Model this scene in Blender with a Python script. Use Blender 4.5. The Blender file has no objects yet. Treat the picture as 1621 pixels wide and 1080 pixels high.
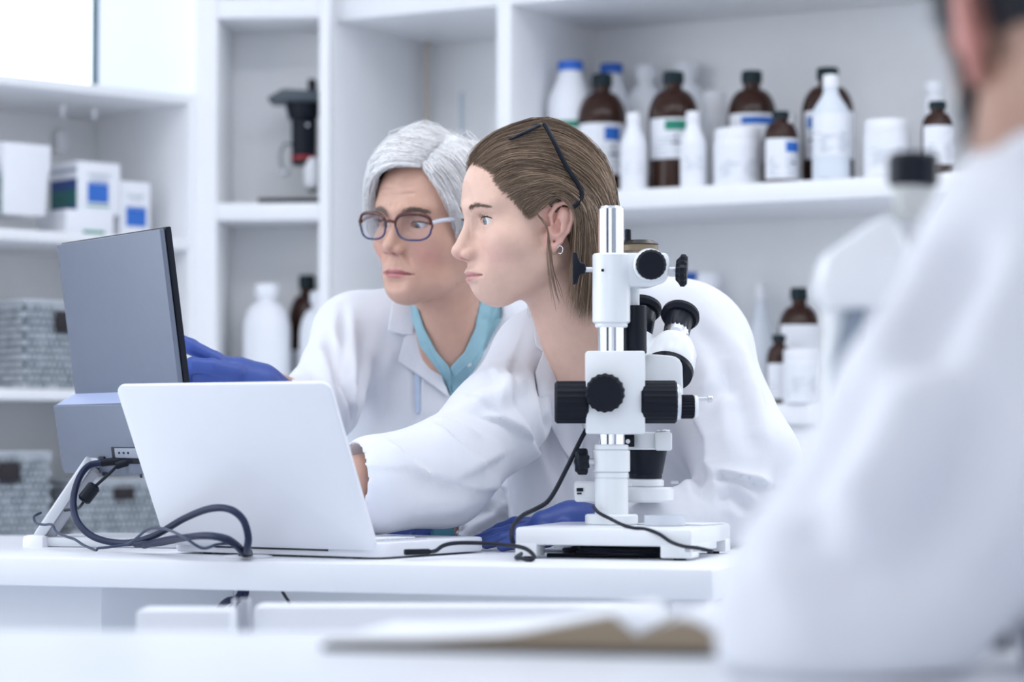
import bpy, bmesh, math, random
import numpy as np
from mathutils import Vector, Matrix
from mathutils.bvhtree import BVHTree
from mathutils.geometry import delaunay_2d_cdt
SC = bpy.context.scene
COL = SC.collection
random.seed(7)
RNG = np.random.default_rng(7)
# ------------------------------------------------------------------ camera
F = 4000.0; CAMZ = 0.893
TH = math.atan(150.0 / F)
cd = bpy.data.cameras.new('camera'); cam = bpy.data.objects.new('camera', cd); COL.objects.link(cam)
cam.location = (0, 0, CAMZ); cam.rotation_euler = (math.pi / 2 + TH, 0, 0)
cd.sensor_width = 36.0; cd.lens = 36.0 * F / 1621.0; cd.clip_start = 0.05; cd.clip_end = 200
cd.dof.use_dof = True; cd.dof.focus_distance = 3.36; cd.dof.aperture_fstop = 3.0
SC.camera = cam
# ------------------------------------------------------------------ light
SC.view_settings.view_transform = 'Standard'; SC.view_settings.look = 'None'
SC.view_settings.exposure = 0.15; SC.view_settings.gamma = 1.0; SC.view_settings.use_curve_mapping = False
SC.cycles.use_adaptive_sampling = True; SC.cycles.adaptive_threshold = 0.05; SC.cycles.diffuse_bounces = 5; SC.cycles.glossy_bounces = 3; SC.cycles.max_bounces = 8; SC.cycles.transmission_bounces = 6
wd = bpy.data.worlds.new('world'); SC.world = wd; wd.use_nodes = True
bg = wd.node_tree.nodes['Background']; bg.inputs[0].default_value = (0.90, 0.935, 1.0, 1); bg.inputs[1].default_value = 1.2
def area(name, loc, aim, sx, sy, power, col=(1, 1, 1)):
    ld = bpy.data.lights.new(name, 'AREA'); ld.shape = 'RECTANGLE'; ld.size = sx; ld.size_y = sy
    ld.energy = power; ld.color = col
    o = bpy.data.objects.new(name, ld); COL.objects.link(o); o.location = loc
    o.rotation_euler = (Vector(aim) - Vector(loc)).to_track_quat('-Z', 'Y').to_euler()
    return o
for lx in (-1.3, 0.0, 1.3):
    area('ceiling_panel_light', (lx, 2.9, 2.7), (lx, 3.05, 0), 1.1, 0.6, 8, (0.96, 0.97, 1))
area('ceiling_panel_light', (0.9, 4.5, 2.6), (0.7, 4.2, 0), 1.1, 0.5, 5, (0.96, 0.97, 1))
area('added_side_light', (-2.3, 3.0, 1.6), (0, 3.6, 1.0), 1.4, 1.3, 10, (0.88, 0.94, 1))  # added area light standing in for daylight from the left
area('added_side_light', (2.3, 4.9, 1.9), (0.2, 3.6, 1.1), 1.2, 1.2, 26, (0.96, 0.98, 1))  # added rim light from the right rear; no window stands there
# ------------------------------------------------------------------ projection helpers (photo pixel -> place)
_fw = Vector((0, math.cos(TH), math.sin(TH))); _up = Vector((0, -math.sin(TH), math.cos(TH)))
CAM = Vector((0, 0, CAMZ))
def ray(px, py):
    return Vector((1, 0, 0)) * ((px - 810.5) / F) + _up * ((540 - py) / F) + _fw
def P(px, py, Y):
    d = ray(px, py); return CAM + d * (Y / d.y)
def onz(px, py, z):
    d = ray(px, py); return CAM + d * ((z - CAMZ) / d.z)
def onplane(px, py, O, n, s=0.0):
    d = ray(px, py); n = Vector(n)
    return CAM + d * ((s + (Vector(O) - CAM).dot(n)) / d.dot(n))
def proj(p):
    q = Vector(p) - CAM; z = q.dot(_fw)
    return (810.5 + F * q.x / z, 540 - F * q.dot(_up) / z)
# ------------------------------------------------------------------ materials
MAT = {}
def mat(name, col, rough=0.5, metal=0.0, spec=0.5, var=0.04, scale=30.0, bump=0.0, bscale=200.0, trans=0.0, emit=0.0, sss=0.0, alpha=1.0, ior=1.45, sheen=0.0, attr=None, coat=0.0):
    if name in MAT: return MAT[name]
    m = bpy.data.materials.new(name); m.use_nodes = True; nt = m.node_tree; b = nt.nodes['Principled BSDF']
    tc = nt.nodes.new('ShaderNodeTexCoord')
    nz = nt.nodes.new('ShaderNodeTexNoise'); nz.inputs['Scale'].default_value = scale; nz.inputs['Detail'].default_value = 3
    nt.links.new(tc.outputs['Object'], nz.inputs['Vector'])
    rmp = nt.nodes.new('ShaderNodeMapRange'); rmp.inputs['To Min'].default_value = 1 - var; rmp.inputs['To Max'].default_value = 1 + var
    nt.links.new(nz.outputs['Fac'], rmp.inputs['Value'])
    mul = nt.nodes.new('ShaderNodeVectorMath'); mul.operation = 'SCALE'
    if attr:
        at = nt.nodes.new('ShaderNodeVertexColor'); at.layer_name = attr
        nt.links.new(at.outputs['Color'], mul.inputs[0])
    else:
        mul.inputs[0].default_value = col[:3]
    nt.links.new(rmp.outputs[0], mul.inputs['Scale']); nt.links.new(mul.outputs[0], b.inputs['Base Color'])
    b.inputs['Roughness'].default_value = rough; b.inputs['Metallic'].default_value = metal
    b.inputs['Specular IOR Level'].default_value = spec; b.inputs['IOR'].default_value = ior
    b.inputs['Transmission Weight'].default_value = trans; b.inputs['Alpha'].default_value = alpha
    b.inputs['Sheen Weight'].default_value = sheen; b.inputs['Coat Weight'].default_value = coat
    if sss:
        b.inputs['Subsurface Weight'].default_value = sss; b.inputs['Subsurface Radius'].default_value = (0.012, 0.005, 0.003); b.inputs['Subsurface Scale'].default_value = 0.6
    if emit:
        b.inputs['Emission Color'].default_value = (*col[:3], 1); b.inputs['Emission Strength'].default_value = emit
    if bump:
        n2 = nt.nodes.new('ShaderNodeTexNoise'); n2.inputs['Scale'].default_value = bscale; n2.inputs['Detail'].default_value = 4
        nt.links.new(tc.outputs['Object'], n2.inputs['Vector'])
        bp = nt.nodes.new('ShaderNodeBump'); bp.inputs['Strength'].default_value = bump; bp.inputs['Distance'].default_value = 0.002
        nt.links.new(n2.outputs['Fac'], bp.inputs['Height']); nt.links.new(bp.outputs[0], b.inputs['Normal'])
    MAT[name] = m; return m
WHITE = mat('white_laminate', (0.80, 0.82, 0.87), 0.35, var=0.015)
SHELF = mat('white_shelf_paint', (0.88, 0.89, 0.915), 0.4, var=0.015)
WALL = mat('pale_wall_paint', (0.90, 0.91, 0.925), 0.7, var=0.02)
FLOORM = mat('pale_vinyl_floor', (0.62, 0.67, 0.74), 0.35, var=0.04, scale=6)
PLA = mat('white_plastic', (0.83, 0.84, 0.88), 0.32, var=0.01)
HDPE = mat('white_polyethylene', (0.85, 0.87, 0.92), 0.42, var=0.015, sss=0.0)
TRANSL = mat('frosted_polyethylene', (0.70, 0.75, 0.82), 0.45, var=0.02)
AMBER = mat('amber_glass', (0.034, 0.011, 0.006), 0.06, spec=0.35, var=0.1)
BLACK = mat('black_plastic', (0.007, 0.010, 0.018), 0.35, var=0.1, spec=0.22)
RUBBER = mat('black_rubber', (0.006, 0.008, 0.015), 0.5, var=0.1, spec=0.2)
CAPD = mat('dark_green_black_cap', (0.006, 0.018, 0.024), 0.45, var=0.1, spec=0.25)
BLUECAP = mat('blue_cap', (0.02, 0.13, 0.55), 0.4)
LAB = mat('white_paper_label', (0.83, 0.85, 0.90), 0.6, var=0.02)
LBLUE = mat('label_blue', (0.02, 0.14, 0.52), 0.55)
LGREEN = mat('label_green', (0.015, 0.24, 0.16), 0.55)
LGREY = mat('label_print_grey', (0.45, 0.50, 0.58), 0.6)
LINK = mat('label_print_dark', (0.10, 0.12, 0.17), 0.6)
CHROME = mat('chrome', (0.82, 0.84, 0.88), 0.13, metal=1.0, var=0.01)
STEEL = mat('brushed_steel', (0.62, 0.64, 0.68), 0.3, metal=1.0, var=0.03)
# ------------------------------------------------------------------ mesh helpers
WO = {}                    # world origin of every object built (translations only)
class MB:
    def __init__(s): s.v = []; s.f = []
    def add(s, vs, fs):
        o = len(s.v); s.v += [Vector(v) for v in vs]; s.f += [tuple(i + o for i in f) for f in fs]; return s
    def bmadd(s, bm, M=None):
        bm.verts.index_update()
        s.add([(M @ v.co if M else v.co) for v in bm.verts], [[v.index for v in f.verts] for f in bm.faces]); bm.free(); return s
    def box(s, c, size, R=None, bev=0.0, seg=2):
        bm = bmesh.new(); bmesh.ops.create_cube(bm, size=1.0)
        for v in bm.verts: v.co = Vector((v.co.x * size[0], v.co.y * size[1], v.co.z * size[2]))
        if bev: bmesh.ops.bevel(bm, geom=list(bm.edges), offset=min(bev, min(size) * 0.45), segments=seg, affect='EDGES', profile=0.5)
        M = Matrix.Translation(Vector(c)) @ (R.to_4x4() if R else Matrix.Identity(4))
        return s.bmadd(bm, M)
    def cyl(s, a, b, r0, r1=None, n=28, bev=0.0, ribs=0, ribd=0.0):
        a = Vector(a); b = Vector(b); r1 = r0 if r1 is None else r1; L = (b - a).length
        prof = [(0, 0), (r0 - bev, 0), (r0, bev), (r1, L - bev), (r1 - bev, L), (0, L)] if bev else [(0, 0), (r0, 0), (r1, L), (0, L)]
        return s.lathe(prof, a, b - a, n, ribs, ribd)
    def lathe(s, prof, o=(0, 0, 0), axis=(0, 0, 1), n=28, ribs=0, ribd=0.0):
        ax = Vector(axis).normalized(); t = Vector((1, 0, 0)) if abs(ax.x) < 0.8 else Vector((0, 1, 0))
        u = ax.cross(t).normalized(); w = ax.cross(u); o = Vector(o); vs = []; fs = []; rows = []
        for r, h in prof:
            if r <= 1e-7: rows.append([len(vs)]); vs.append(o + ax * h)
            else:
                row = []
                for k in range(n):
                    a = 2 * math.pi * k / n; rr = r
                    if ribs and (k % 2): rr = r - ribd
                    row.append(len(vs)); vs.append(o + ax * h + (u * math.cos(a) + w * math.sin(a)) * rr)
                rows.append(row)
        for A, B in zip(rows, rows[1:]):
            if len(A) == 1 and len(B) == 1: continue
            for k in range(n):
                k2 = (k + 1) % n
                if len(A) == 1: fs.append((A[0], B[k2], B[k]))
                elif len(B) == 1: fs.append((A[k], A[k2], B[0]))
                else: fs.append((A[k], A[k2], B[k2], B[k]))
        return s.add(vs, fs)
    def prism(s, poly, o, ex, ey, ez, th, bev=0.0):
        """2-D polygon in the (ex, ey) plane at o, extruded th along ez"""
        bm = bmesh.new(); vs = [bm.verts.new((x, y, 0)) for x, y in poly]; f = bm.faces.new(vs)
        r = bmesh.ops.extrude_face_region(bm, geom=[f])
        for g in r['geom']:
            if isinstance(g, bmesh.types.BMVert): g.co.z += th
        bmesh.ops.recalc_face_normals(bm, faces=bm.faces)
        if bev: bmesh.ops.bevel(bm, geom=list(bm.edges), offset=bev, segments=2, affect='EDGES', profile=0.5)
        ex, ey, ez = Vector(ex), Vector(ey), Vector(ez)
        M = Matrix(((ex.x, ey.x, ez.x, o[0]), (ex.y, ey.y, ez.y, o[1]), (ex.z, ey.z, ez.z, o[2]), (0, 0, 0, 1)))
        return s.bmadd(bm, M)
    def tube(s, pts, r, n=8, cap=True):
        pts = [Vector(p) for p in pts]; N = len(pts); rr = r if isinstance(r, (list, tuple)) else [r] * N
        vs = []; fs = []; u = None
        for i, p in enumerate(pts):
            t = (pts[min(i + 1, N - 1)] - pts[max(i - 1, 0)])
            if t.length < 1e-9: t = Vector((0, 0, 1))
            t.normalize()
            if u is None:
                u = t.cross(Vector((0, 0, 1)) if abs(t.z) < 0.9 else Vector((1, 0, 0))).normalized()
            else:
                u = (u - t * u.dot(t)); u = u.normalized() if u.length > 1e-6 else t.orthogonal().normalized()
            w = t.cross(u)
            for k in range(n):
                a = 2 * math.pi * k / n; vs.append(p + (u * math.cos(a) + w * math.sin(a)) * rr[i])
        for i in range(N - 1):
            for k in range(n):
                k2 = (k + 1) % n; fs.append((i * n + k, i * n + k2, (i + 1) * n + k2, (i + 1) * n + k))
        if cap: fs.append(tuple(range(n - 1, -1, -1))); fs.append(tuple((N - 1) * n + k for k in range(n)))
        return s.add(vs, fs)
    def build(s, name, m, parent=None, smooth=35, origin=None):
        return mkobj(name, s.v, s.f, m, parent, smooth, origin)
def mkobj(name, vs, fs, m, parent=None, smooth=35, origin=None, colors=None):
    V = np.array([tuple(v) for v in vs], dtype=np.float64) if not isinstance(vs, np.ndarray) else vs
    if origin is None:
        origin = Vector(((V[:, 0].min() + V[:, 0].max()) / 2, (V[:, 1].min() + V[:, 1].max()) / 2, V[:, 2].min()))
    origin = Vector(origin)
    me = bpy.data.meshes.new(name)
    V2 = V - np.array(origin)[None, :]
    if isinstance(fs, np.ndarray):
        nf, k = fs.shape
        me.vertices.add(len(V2)); me.vertices.foreach_set('co', V2.astype(np.float32).ravel())
        me.loops.add(nf * k); me.loops.foreach_set('vertex_index', fs.astype(np.int32).ravel())
        me.polygons.add(nf); me.polygons.foreach_set('loop_start', np.arange(0, nf * k, k, dtype=np.int32))
        me.update(calc_edges=True)
    else:
        me.from_pydata([tuple(v) for v in V2], [], fs)
    me.validate()
    if colors is not None:
        ca = me.color_attributes.new('Col', 'FLOAT_COLOR', 'POINT')
        c4 = np.ones((len(V2), 4), dtype=np.float32); c4[:, :3] = colors; ca.data.foreach_set('color', c4.ravel())
    me.polygons.foreach_set('use_smooth', [True] * len(me.polygons))
    if smooth < 180: me.set_sharp_from_angle(angle=math.radians(smooth))
    if m: me.materials.append(m)
    o = bpy.data.objects.new(name, me); COL.objects.link(o)
    WO[o.name] = origin
    if parent is not None:
        o.parent = parent; o.location = origin - WO[parent.name]
    else: o.location = origin
    return o
def tag(o, label=None, cat=None, group=None, kind=None):
    if label: o['label'] = label
    if cat: o['category'] = cat
    if group: o['group'] = group
    if kind: o['kind'] = kind
    return o
def thing(name, label, cat, loc, group=None):
    o = bpy.data.objects.new(name, None); COL.objects.link(o); o.location = loc; o.empty_display_size = 0.05
    WO[o.name] = Vector(loc); return tag(o, label, cat, group)
def struct(o, label=None): o['kind'] = 'structure'; return tag(o, label)
def copy_tree(o, parent=None):
    c = o.copy(); COL.objects.link(c); c.parent = parent
    WO[c.name] = WO[o.name]
    for ch in list(o.children): copy_tree(ch, c)
    return c
def spline(pts, n=8):
    pts = [Vector(p) for p in pts]; out = []; N = len(pts)
    for i in range(N - 1):
        p0 = pts[max(i - 1, 0)]; p1 = pts[i]; p2 = pts[i + 1]; p3 = pts[min(i + 2, N - 1)]
        for k in range(n):
            t = k / n; t2 = t * t; t3 = t2 * t
            out.append(0.5 * ((2 * p1) + (p2 - p0) * t + (2 * p0 - 5 * p1 + 4 * p2 - p3) * t2 + (3 * p1 - p0 - 3 * p2 + p3) * t3))
    out.append(pts[-1]); return out
def RZ(a): return Matrix.Rotation(a, 3, 'Z')
def frame(ang):      # ang: yaw of a front that comes nearer towards the right; returns along, inward
    return Vector((math.cos(ang), -math.sin(ang), 0)), Vector((math.sin(ang), math.cos(ang), 0))
# ================================================================== the room
struct(MB().box((0, 3.5, -0.02), (9, 9, 0.04)).build('floor', FLOORM), 'pale vinyl laboratory floor')
struct(MB().box((0, 3.1, 2.80), (8, 6.2, 0.04)).build('ceiling', mat('white_ceiling', (0.86, 0.87, 0.89), 0.8)), 'white laboratory ceiling')
DZ = 0.74
# ---- shelving units: front line through O, direction e, inward normal m
yr = math.radians(28.7); eR, mR = frame(yr)
OR_ = P(797, 300, 5.04); OR_.z = 0
def rpt(px, py, s): return onplane(px, py, OR_, mR, s)
def board(parent, name, O, e, m, a0, a1, s0, s1, z0, z1, mtl=SHELF, bev=0.002):
    c = Vector((O[0], O[1], 0)) + e * ((a0 + a1) / 2) + m * ((s0 + s1) / 2); c.z = (z0 + z1) / 2
    R = Matrix((e, m, Vector((0, 0, 1)))).transposed()
    return MB().box(c, (a1 - a0, s1 - s0, z1 - z0), R, bev).build(name, mtl, parent)
ZS, ZT, ZL = 1.373, 1.757, 0.953
def rail(px): return (rpt(px, 300, 0) - OR_).dot(eR)
aL = rail(518); aM = rail(797)
runit = thing('shelving_unit', 'tall white open shelving unit holding the amber and white bottles on the right', 'shelf', OR_ + eR * 0.4)
for a in (aL, aM, 1.62):
    board(runit, 'upright', OR_, eR, mR, a - 0.016, a + 0.016, 0, 0.378, 0, 2.3)
board(runit, 'back_panel', OR_, eR, mR, aL, 1.62, 0.378, 0.392, 0, 2.3, WALL)
board(runit, 'top_shelf', OR_, eR, mR, aL + 0.016, 1.604, 0.002, 0.377, ZT, ZT + 0.045)
board(runit, 'shelf', OR_, eR, mR, aM + 0.016, 1.604, 0.004, 0.377, ZS - 0.038, ZS)
board(runit, 'shelf', OR_, eR, mR, aM + 0.016, 1.604, 0.004, 0.377, ZL - 0.04, ZL)
board(runit, 'lower_cabinet_front', OR_, eR, mR, aM + 0.016, 1.604, 0.02, 0.05, 0.05, ZL - 0.0405)
board(runit, 'lower_cabinet_front', OR_, eR, mR, aL + 0.016, aM - 0.016, 0.02, 0.05, 0.05, 0.9)
# ---- middle narrow unit, facing the camera
eM, mM = frame(math.radians(3))
OM = P(326, 300, 5.2); OM.z = 0
def mrail(px, s=0): return (onplane(px, 300, OM, mM, s) - OM).dot(eM)
munit = thing('shelving_unit', 'narrow white shelving bay with the black microscope in it', 'shelf', OM + eM * 0.12)
b0, b1 = mrail(326), mrail(513)
board(munit, 'upright', OM, eM, mM, b0 - 0.024, b0 + 0.022, 0, 0.20, 0, 2.3)
board(munit, 'upright', OM, eM, mM, b1 - 0.011, b1 + 0.011, 0, 0.10, 0, 2.3)
board(munit, 'upright', OM, eM, mM, b1 - 0.034, b1 - 0.012, 0.17, 0.198, 0, 2.3)
board(munit, 'back_panel', OM, eM, mM, b0 - 0.02, b1 + 0.06, 0.20, 0.214, 0, 2.3, WALL)
board(munit, 'top_shelf', OM, eM, mM, b0 + 0.022, b1 - 0.011, 0.002, 0.20, ZT, ZT + 0.04)
board(munit, 'shelf', OM, eM, mM, b0 + 0.022, b1 - 0.011, 0.002, 0.20, ZS - 0.036, ZS)
board(munit, 'shelf', OM, eM, mM, b0 + 0.022, b1 - 0.011, 0.002, 0.20, ZL - 0.04, ZL)
# ---- left unit, receding to the right
eL, mL = frame(math.radians(-42))
OL = P(303, 300, 5.2); OL.z = 0
def lpt(px, py, s): return onplane(px, py, OL, mL, s)
lunit = thing('shelving_unit', 'low white shelving unit under the window with boxes and woven baskets', 'shelf', OL - eL * 0.4)
LZ = [1.297, 0.985, 0.69]
board(lunit, 'top_shelf', OL, eL, mL, -1.4, 0.0, 0.0, 0.36, 1.578, 1.597)
for z in LZ: board(lunit, 'shelf', OL, eL, mL, -1.4, 0.0, 0.0, 0.36, z - 0.022, z)
board(lunit, 'upright', OL, eL, mL, -0.006, 0.018, 0.0, 0.36, 0, 1.6)
board(lunit, 'upright', OL, eL, mL, -1.42, -1.4, 0.0, 0.36, 0, 1.6)
board(lunit, 'back_panel', OL, eL, mL, -1.4, 0.0, 0.36, 0.372, 0, 1.6, WALL)
for px in (100, 150, 270):          # small shelf pins under the top shelf
    p = lpt(px, 165, 0.16); p.z = 1.572
    MB().cyl(p, p - Vector((0, 0, 0.022)), 0.006, 0.004, 10).build('shelf_pin', PLA, lunit)
# a small wall socket box inside the upper compartment
p = lpt(98, 225, 0.345); c = MB().box(p, (0.028, 0.02, 0.05), Matrix((eL, mL, Vector((0, 0, 1)))).transposed(), 0.004).build('junction_box', PLA, lunit)
# ---- walls behind the units
def wall(name, O, e, m, a0, a1, s, z0, z1, mtl=WALL, label=None):
    c = Vector((O[0], O[1], 0)) + e * ((a0 + a1) / 2) + m * (s + 0.03); c.z = (z0 + z1) / 2
    R = Matrix((e, m, Vector((0, 0, 1)))).transposed()
    return struct(MB().box(c, (a1 - a0, 0.06, z1 - z0), R).build(name, mtl), label)
wall('wall_right', OR_, eR, mR, -0.62, 1.9, 0.40, 0, 2.8, label='pale painted wall behind the bottle shelves')
wall('wall_back', OM, eM, mM, -0.05, 0.32, 0.40, 0, 2.8, label='pale painted wall behind the narrow bay')
WB = 0.40
jam = (lpt(163, 60, WB) - OL).dot(eL)
FROST = mat('frosted_glass', (0.84, 0.89, 0.97), 0.55, trans=0.55, ior=1.1, var=0.02, scale=3)
c = OL + eL * ((jam + 0.38) / 2) + mL * (WB + 0.02); c.z = 2.15
struct(MB().box(c, (0.38 - jam, 0.012, 1.3), Matrix((eL, mL, Vector((0, 0, 1)))).transposed(), 0.001).build('window_2', FROST), 'frosted window panel beside the clear window')
wall('wall_below_window', OL, eL, mL, -2.2, 0.38, WB, 0, 1.5, label='pale wall below the window')
win = struct(MB().box((OL - eL * 1.2 + mL * (WB + 0.02)) + Vector((0, 0, 1.52)), (2.0, 0.08, 0.03), Matrix((eL, mL, Vector((0, 0, 1)))).transposed(), 0.004).build('window_1', PLA), 'bright window with a dark frame bar')
DARKF = mat('dark_teal_frame', (0.02, 0.10, 0.15), 0.4)
def wbar(a0, a1, z0, z1, nm, mt=DARKF, th=0.04, s=WB + 0.02):
    c = OL + eL * ((a0 + a1) / 2) + mL * s; c.z = (z0 + z1) / 2
    return MB().box(c, (a1 - a0, th, z1 - z0), Matrix((eL, mL, Vector((0, 0, 1)))).transposed(), 0.002).build(nm, mt, win)
jm = (lpt(158, 60, WB) - OL).dot(eL)
wbar(jm - 0.006, jm + 0.005, 1.535, 2.8, 'frame_bar', th=0.014)
wbar(jm - 1.2, jm - 1.16, 1.535, 2.8, 'frame_bar')
GLS = mat('window_glass', (0.95, 0.98, 1.0), 0.03, trans=1.0, ior=1.01, var=0.0)
wbar(jm - 1.16, jm - 0.006, 1.535, 2.8, 'pane', GLS, 0.006)
# overcast sky outside the window
SKYM = mat('overcast_sky', (0.93, 0.97, 1.0), 0.9, emit=1.15, var=0.03, scale=0.4)
bO = OL - eL * 1.6 + mL * 6.0
RL = Matrix((eL, mL, Vector((0, 0, 1)))).transposed()
struct(MB().box((bO.x, bO.y, 3.0), (24, 0.1, 8), RL).build('sky_backdrop', SKYM), 'bright overcast sky outside the window')
# ---- two slim rods in the wide empty bay
ROD1 = mat('beige_wood', (0.62, 0.55, 0.46), 0.6); ROD2 = mat('grey_blue_rod', (0.42, 0.50, 0.58), 0.5)
q = rpt(676, 110, 0.34); zt = rpt(676, 62, 0.34).z
tag(MB().cyl((q.x, q.y, 0.9), (q.x, q.y, zt), 0.006, 0.005, 10, 0.001).build('measuring_stick', ROD1), 'slim beige stick standing upright in the empty bay', 'stick')
q = rpt(731, 170, 0.30); zt = rpt(731, 146, 0.30).z
tag(MB().cyl((q.x, q.y, 0.9), (q.x, q.y, zt), 0.004, 0.004, 10, 0.001).build('glass_rod', ROD2), 'thin grey-blue rod standing in the empty bay behind the women', 'rod')
# ================================================================== bottles
def patch(mb, r, a0, a1, z0, z1, n=10):
    vs = []; fs = []
    for i in range(n + 1):
        a = a0 + (a1 - a0) * i / n
        vs += [(r * math.cos(a), r * math.sin(a), z0), (r * math.cos(a), r * math.sin(a), z1)]
    for i in range(n): fs.append((2 * i, 2 * i + 2, 2 * i + 3, 2 * i + 1))
    mb.add(vs, fs); return mb
def shift(mb, loc, s=1.0):
    for v in mb.v: v *= s; v += Vector(loc)
    return mb
CAMA = -math.pi / 2
def label(parent, loc, r, z0, z1, span, colr, cpos, lines, seedk):
    rs = random.Random(seedk)
    l = shift(patch(MB(), r + 0.0008, CAMA - span, CAMA + span, z0, z1, 20), loc).build('label', LAB, parent)
    H = z1 - z0
    if colr is not None:
        c0, c1, f0, f1 = cpos
        shift(patch(MB(), r + 0.0014, CAMA + c0 * span, CAMA + c1 * span, z0 + f0 * H, z0 + f1 * H), loc).build('label_band', colr, l)
    m2 = MB()
    for k in range(lines):
        zz = z0 + H * (0.08 + 0.5 * k / max(lines, 1)); a = -0.8 + rs.random() * 0.3; b = a + 0.25 + rs.random() * 0.4
        patch(m2, r + 0.0014, CAMA + a * span, CAMA + b * span, zz, zz + H * 0.022, 4)
        a = 0.1 + rs.random() * 0.2; b = a + 0.3 + rs.random() * 0.3
        patch(m2, r + 0.0014, CAMA + a * span, CAMA + b * span, zz, zz + H * 0.022, 4)
    if lines: shift(m2, loc).build('label_print', LGREY, l)
    if colr is not None:
        m3 = MB(); c = (cpos[0] + cpos[1]) / 2
        patch(m3, r + 0.0014, CAMA + (c - 0.12) * span, CAMA + (c + 0.2) * span, z0 + 0.36 * H, z0 + 0.42 * H, 4)
        patch(m3, r + 0.0014, CAMA + (c - 0.03) * span, CAMA + (c + 0.04) * span, z0 + 0.5 * H, z0 + 0.58 * H, 3)
        shift(m3, loc).build('label_print', LINK, l)
    return l
def winchester(loc, r, H, body, cap, lab, name, txt, cat='bottle', grp=None, neck=0.34, capm=None):
    """shouldered bottle with screw cap; proportions follow H and r"""
    t = thing(name, txt, cat, loc, grp)
    rn = r * neck; ch = H * 0.10; zs = H * 0.60
    pr = [(0, 0), (r * 0.93, 0), (r, r * 0.07), (r, zs)]
    for k in range(1, 8):
        a = k / 7 * math.pi / 2; pr.append((rn + (r - rn) * math.cos(a), zs + (H * 0.85 - zs) * math.sin(a)))
    pr += [(rn, H - ch), (0, H - ch)]
    shift(MB().lathe(pr, n=32), loc).build('body', body, t)
    rc = rn * 1.22
    shift(MB().lathe([(0, H - ch), (rc, H - ch), (rc, H - ch * 0.15), (rc * 0.92, H), (0, H)], n=36, ribs=1, ribd=rc * 0.05), loc).build('cap', cap, t)
    if lab: label(t, loc, r, *lab)
    return t
def jug(loc, r, H, body, cap, lab, name, txt, neck=0.52):
    t = thing(name, txt, 'bottle', loc)
    rn = r * neck; ch = H * 0.07
    pr = [(0, 0), (r * 0.92, 0), (r, r * 0.08), (r, H * 0.68), (r * 0.95, H * 0.74), (rn * 1.12, H * 0.88), (rn, H * 0.90), (rn, H - ch), (0, H - ch)]
    shift(MB().lathe(pr, n=32), loc).build('body', body, t)
    rc = rn * 1.1
    shift(MB().lathe([(0, H - ch), (rc, H - ch), (rc, H - ch * 0.1), (rc * 0.95, H), (0, H)], n=36, ribs=1, ribd=rc * 0.04), loc).build('cap', cap, t)
    if lab: label(t, loc, r, *lab)
    return t
def slim(loc, r, H, body, cap, lab, name, txt, zs=0.55, neck=0.5, capf=0.12):
    t = thing(name, txt, 'bottle', loc)
    rn = r * neck
    pr = [(0, 0), (r * 0.92, 0), (r, r * 0.1), (r, H * zs)]
    for k in range(1, 7):
        a = k / 6; pr.append((r + (rn - r) * (a * a * (3 - 2 * a)), H * (zs + (1 - capf - 0.02 - zs) * a)))
    pr += [(rn, H * (1 - capf)), (0, H * (1 - capf))]
    shift(MB().lathe(pr, n=30), loc).build('body', body, t)
    rc = rn * 1.12
    shift(MB().lathe([(0, H * (1 - capf)), (rc, H * (1 - capf)), (rc * 0.97, H * 0.99), (rc * 0.9, H), (0, H)], n=32, ribs=1, ribd=rc * 0.04), loc).build('cap', cap, t)
    if lab: label(t, loc, r, *lab)
    return t
def jar(loc, r, H, body, lid, lab, name, txt):
    t = thing(name, txt, 'jar', loc)
    shift(MB().lathe([(0, 0), (r * 0.94, 0), (r, r * 0.07), (r, H * 0.74), (r * 0.95, H * 0.79), (0, H * 0.79)], n=36), loc).build('body', body, t)
    rl = r * 0.97
    shift(MB().lathe([(0, H * 0.79), (rl, H * 0.79), (rl, H * 0.97), (rl * 0.95, H), (0, H)], n=48, ribs=1, ribd=rl * 0.02), loc).build('lid', lid, t)
    if lab: label(t, loc, r, *lab)
    return t
def place(px, top, wpx, s, z, pt=rpt):
    q = pt(px, top, s); return Vector((q.x, q.y, z)), wpx * q.y / F / 2, q.z - z
B = 1.15
def put(fn, px, top, w, s, z, *a, pt=rpt, **k):
    loc, r, H = place(px, top, w, s, z, pt); return fn(loc, r, H, *a, **k)
put(jug, 903, 98, 72, 0.15, ZS, HDPE, BLUECAP, (0.05, 0.158, B, LGREEN, (-0.9, 0.9, 0.86, 1.0), 3, 1), 'plastic_jug', 'white plastic jug with blue cap and green-topped label, leftmost on the upper shelf')
put(jug, 968, 102, 64, 0.29, ZS, HDPE, BLUECAP, None, 'plastic_jug', 'white plastic jug with blue cap half hidden behind the leftmost amber bottle')
put(winchester, 953, 118, 80, 0.15, ZS, AMBER, CAPD, (0.045, 0.148, B, LBLUE, (0.05, 0.62, 0.66, 0.92), 5, 2), 'reagent_bottle', 'amber glass bottle with blue-blocked label, nearest the brown-haired head')
put(winchester, 1021, 105, 62, 0.30, ZS, HDPE, HDPE, None, 'plastic_bottle', 'white narrow-necked bottle standing between the first two large amber bottles', neck=0.42)
put(winchester, 1066, 114, 82, 0.11, ZS, AMBER, CAPD, (0.063, 0.143, B, LGREEN, (-0.35, 0.38, 0.70, 0.94), 5, 3), 'reagent_bottle', 'amber glass bottle with a green block on its white label')
put(winchester, 1085, 100, 62, 0.33, ZS, HDPE, HDPE, None, 'plastic_bottle', 'white bottle whose neck shows behind the green-labelled amber bottle', neck=0.5)
put(slim, 1003, 179, 42, 0.035, ZS, HDPE, PLA, (0.03, 0.085, 1.0, None, None, 3, 4), 'squeeze_bottle', 'small white plastic bottle in front of the blue-labelled amber bottle')
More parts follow.
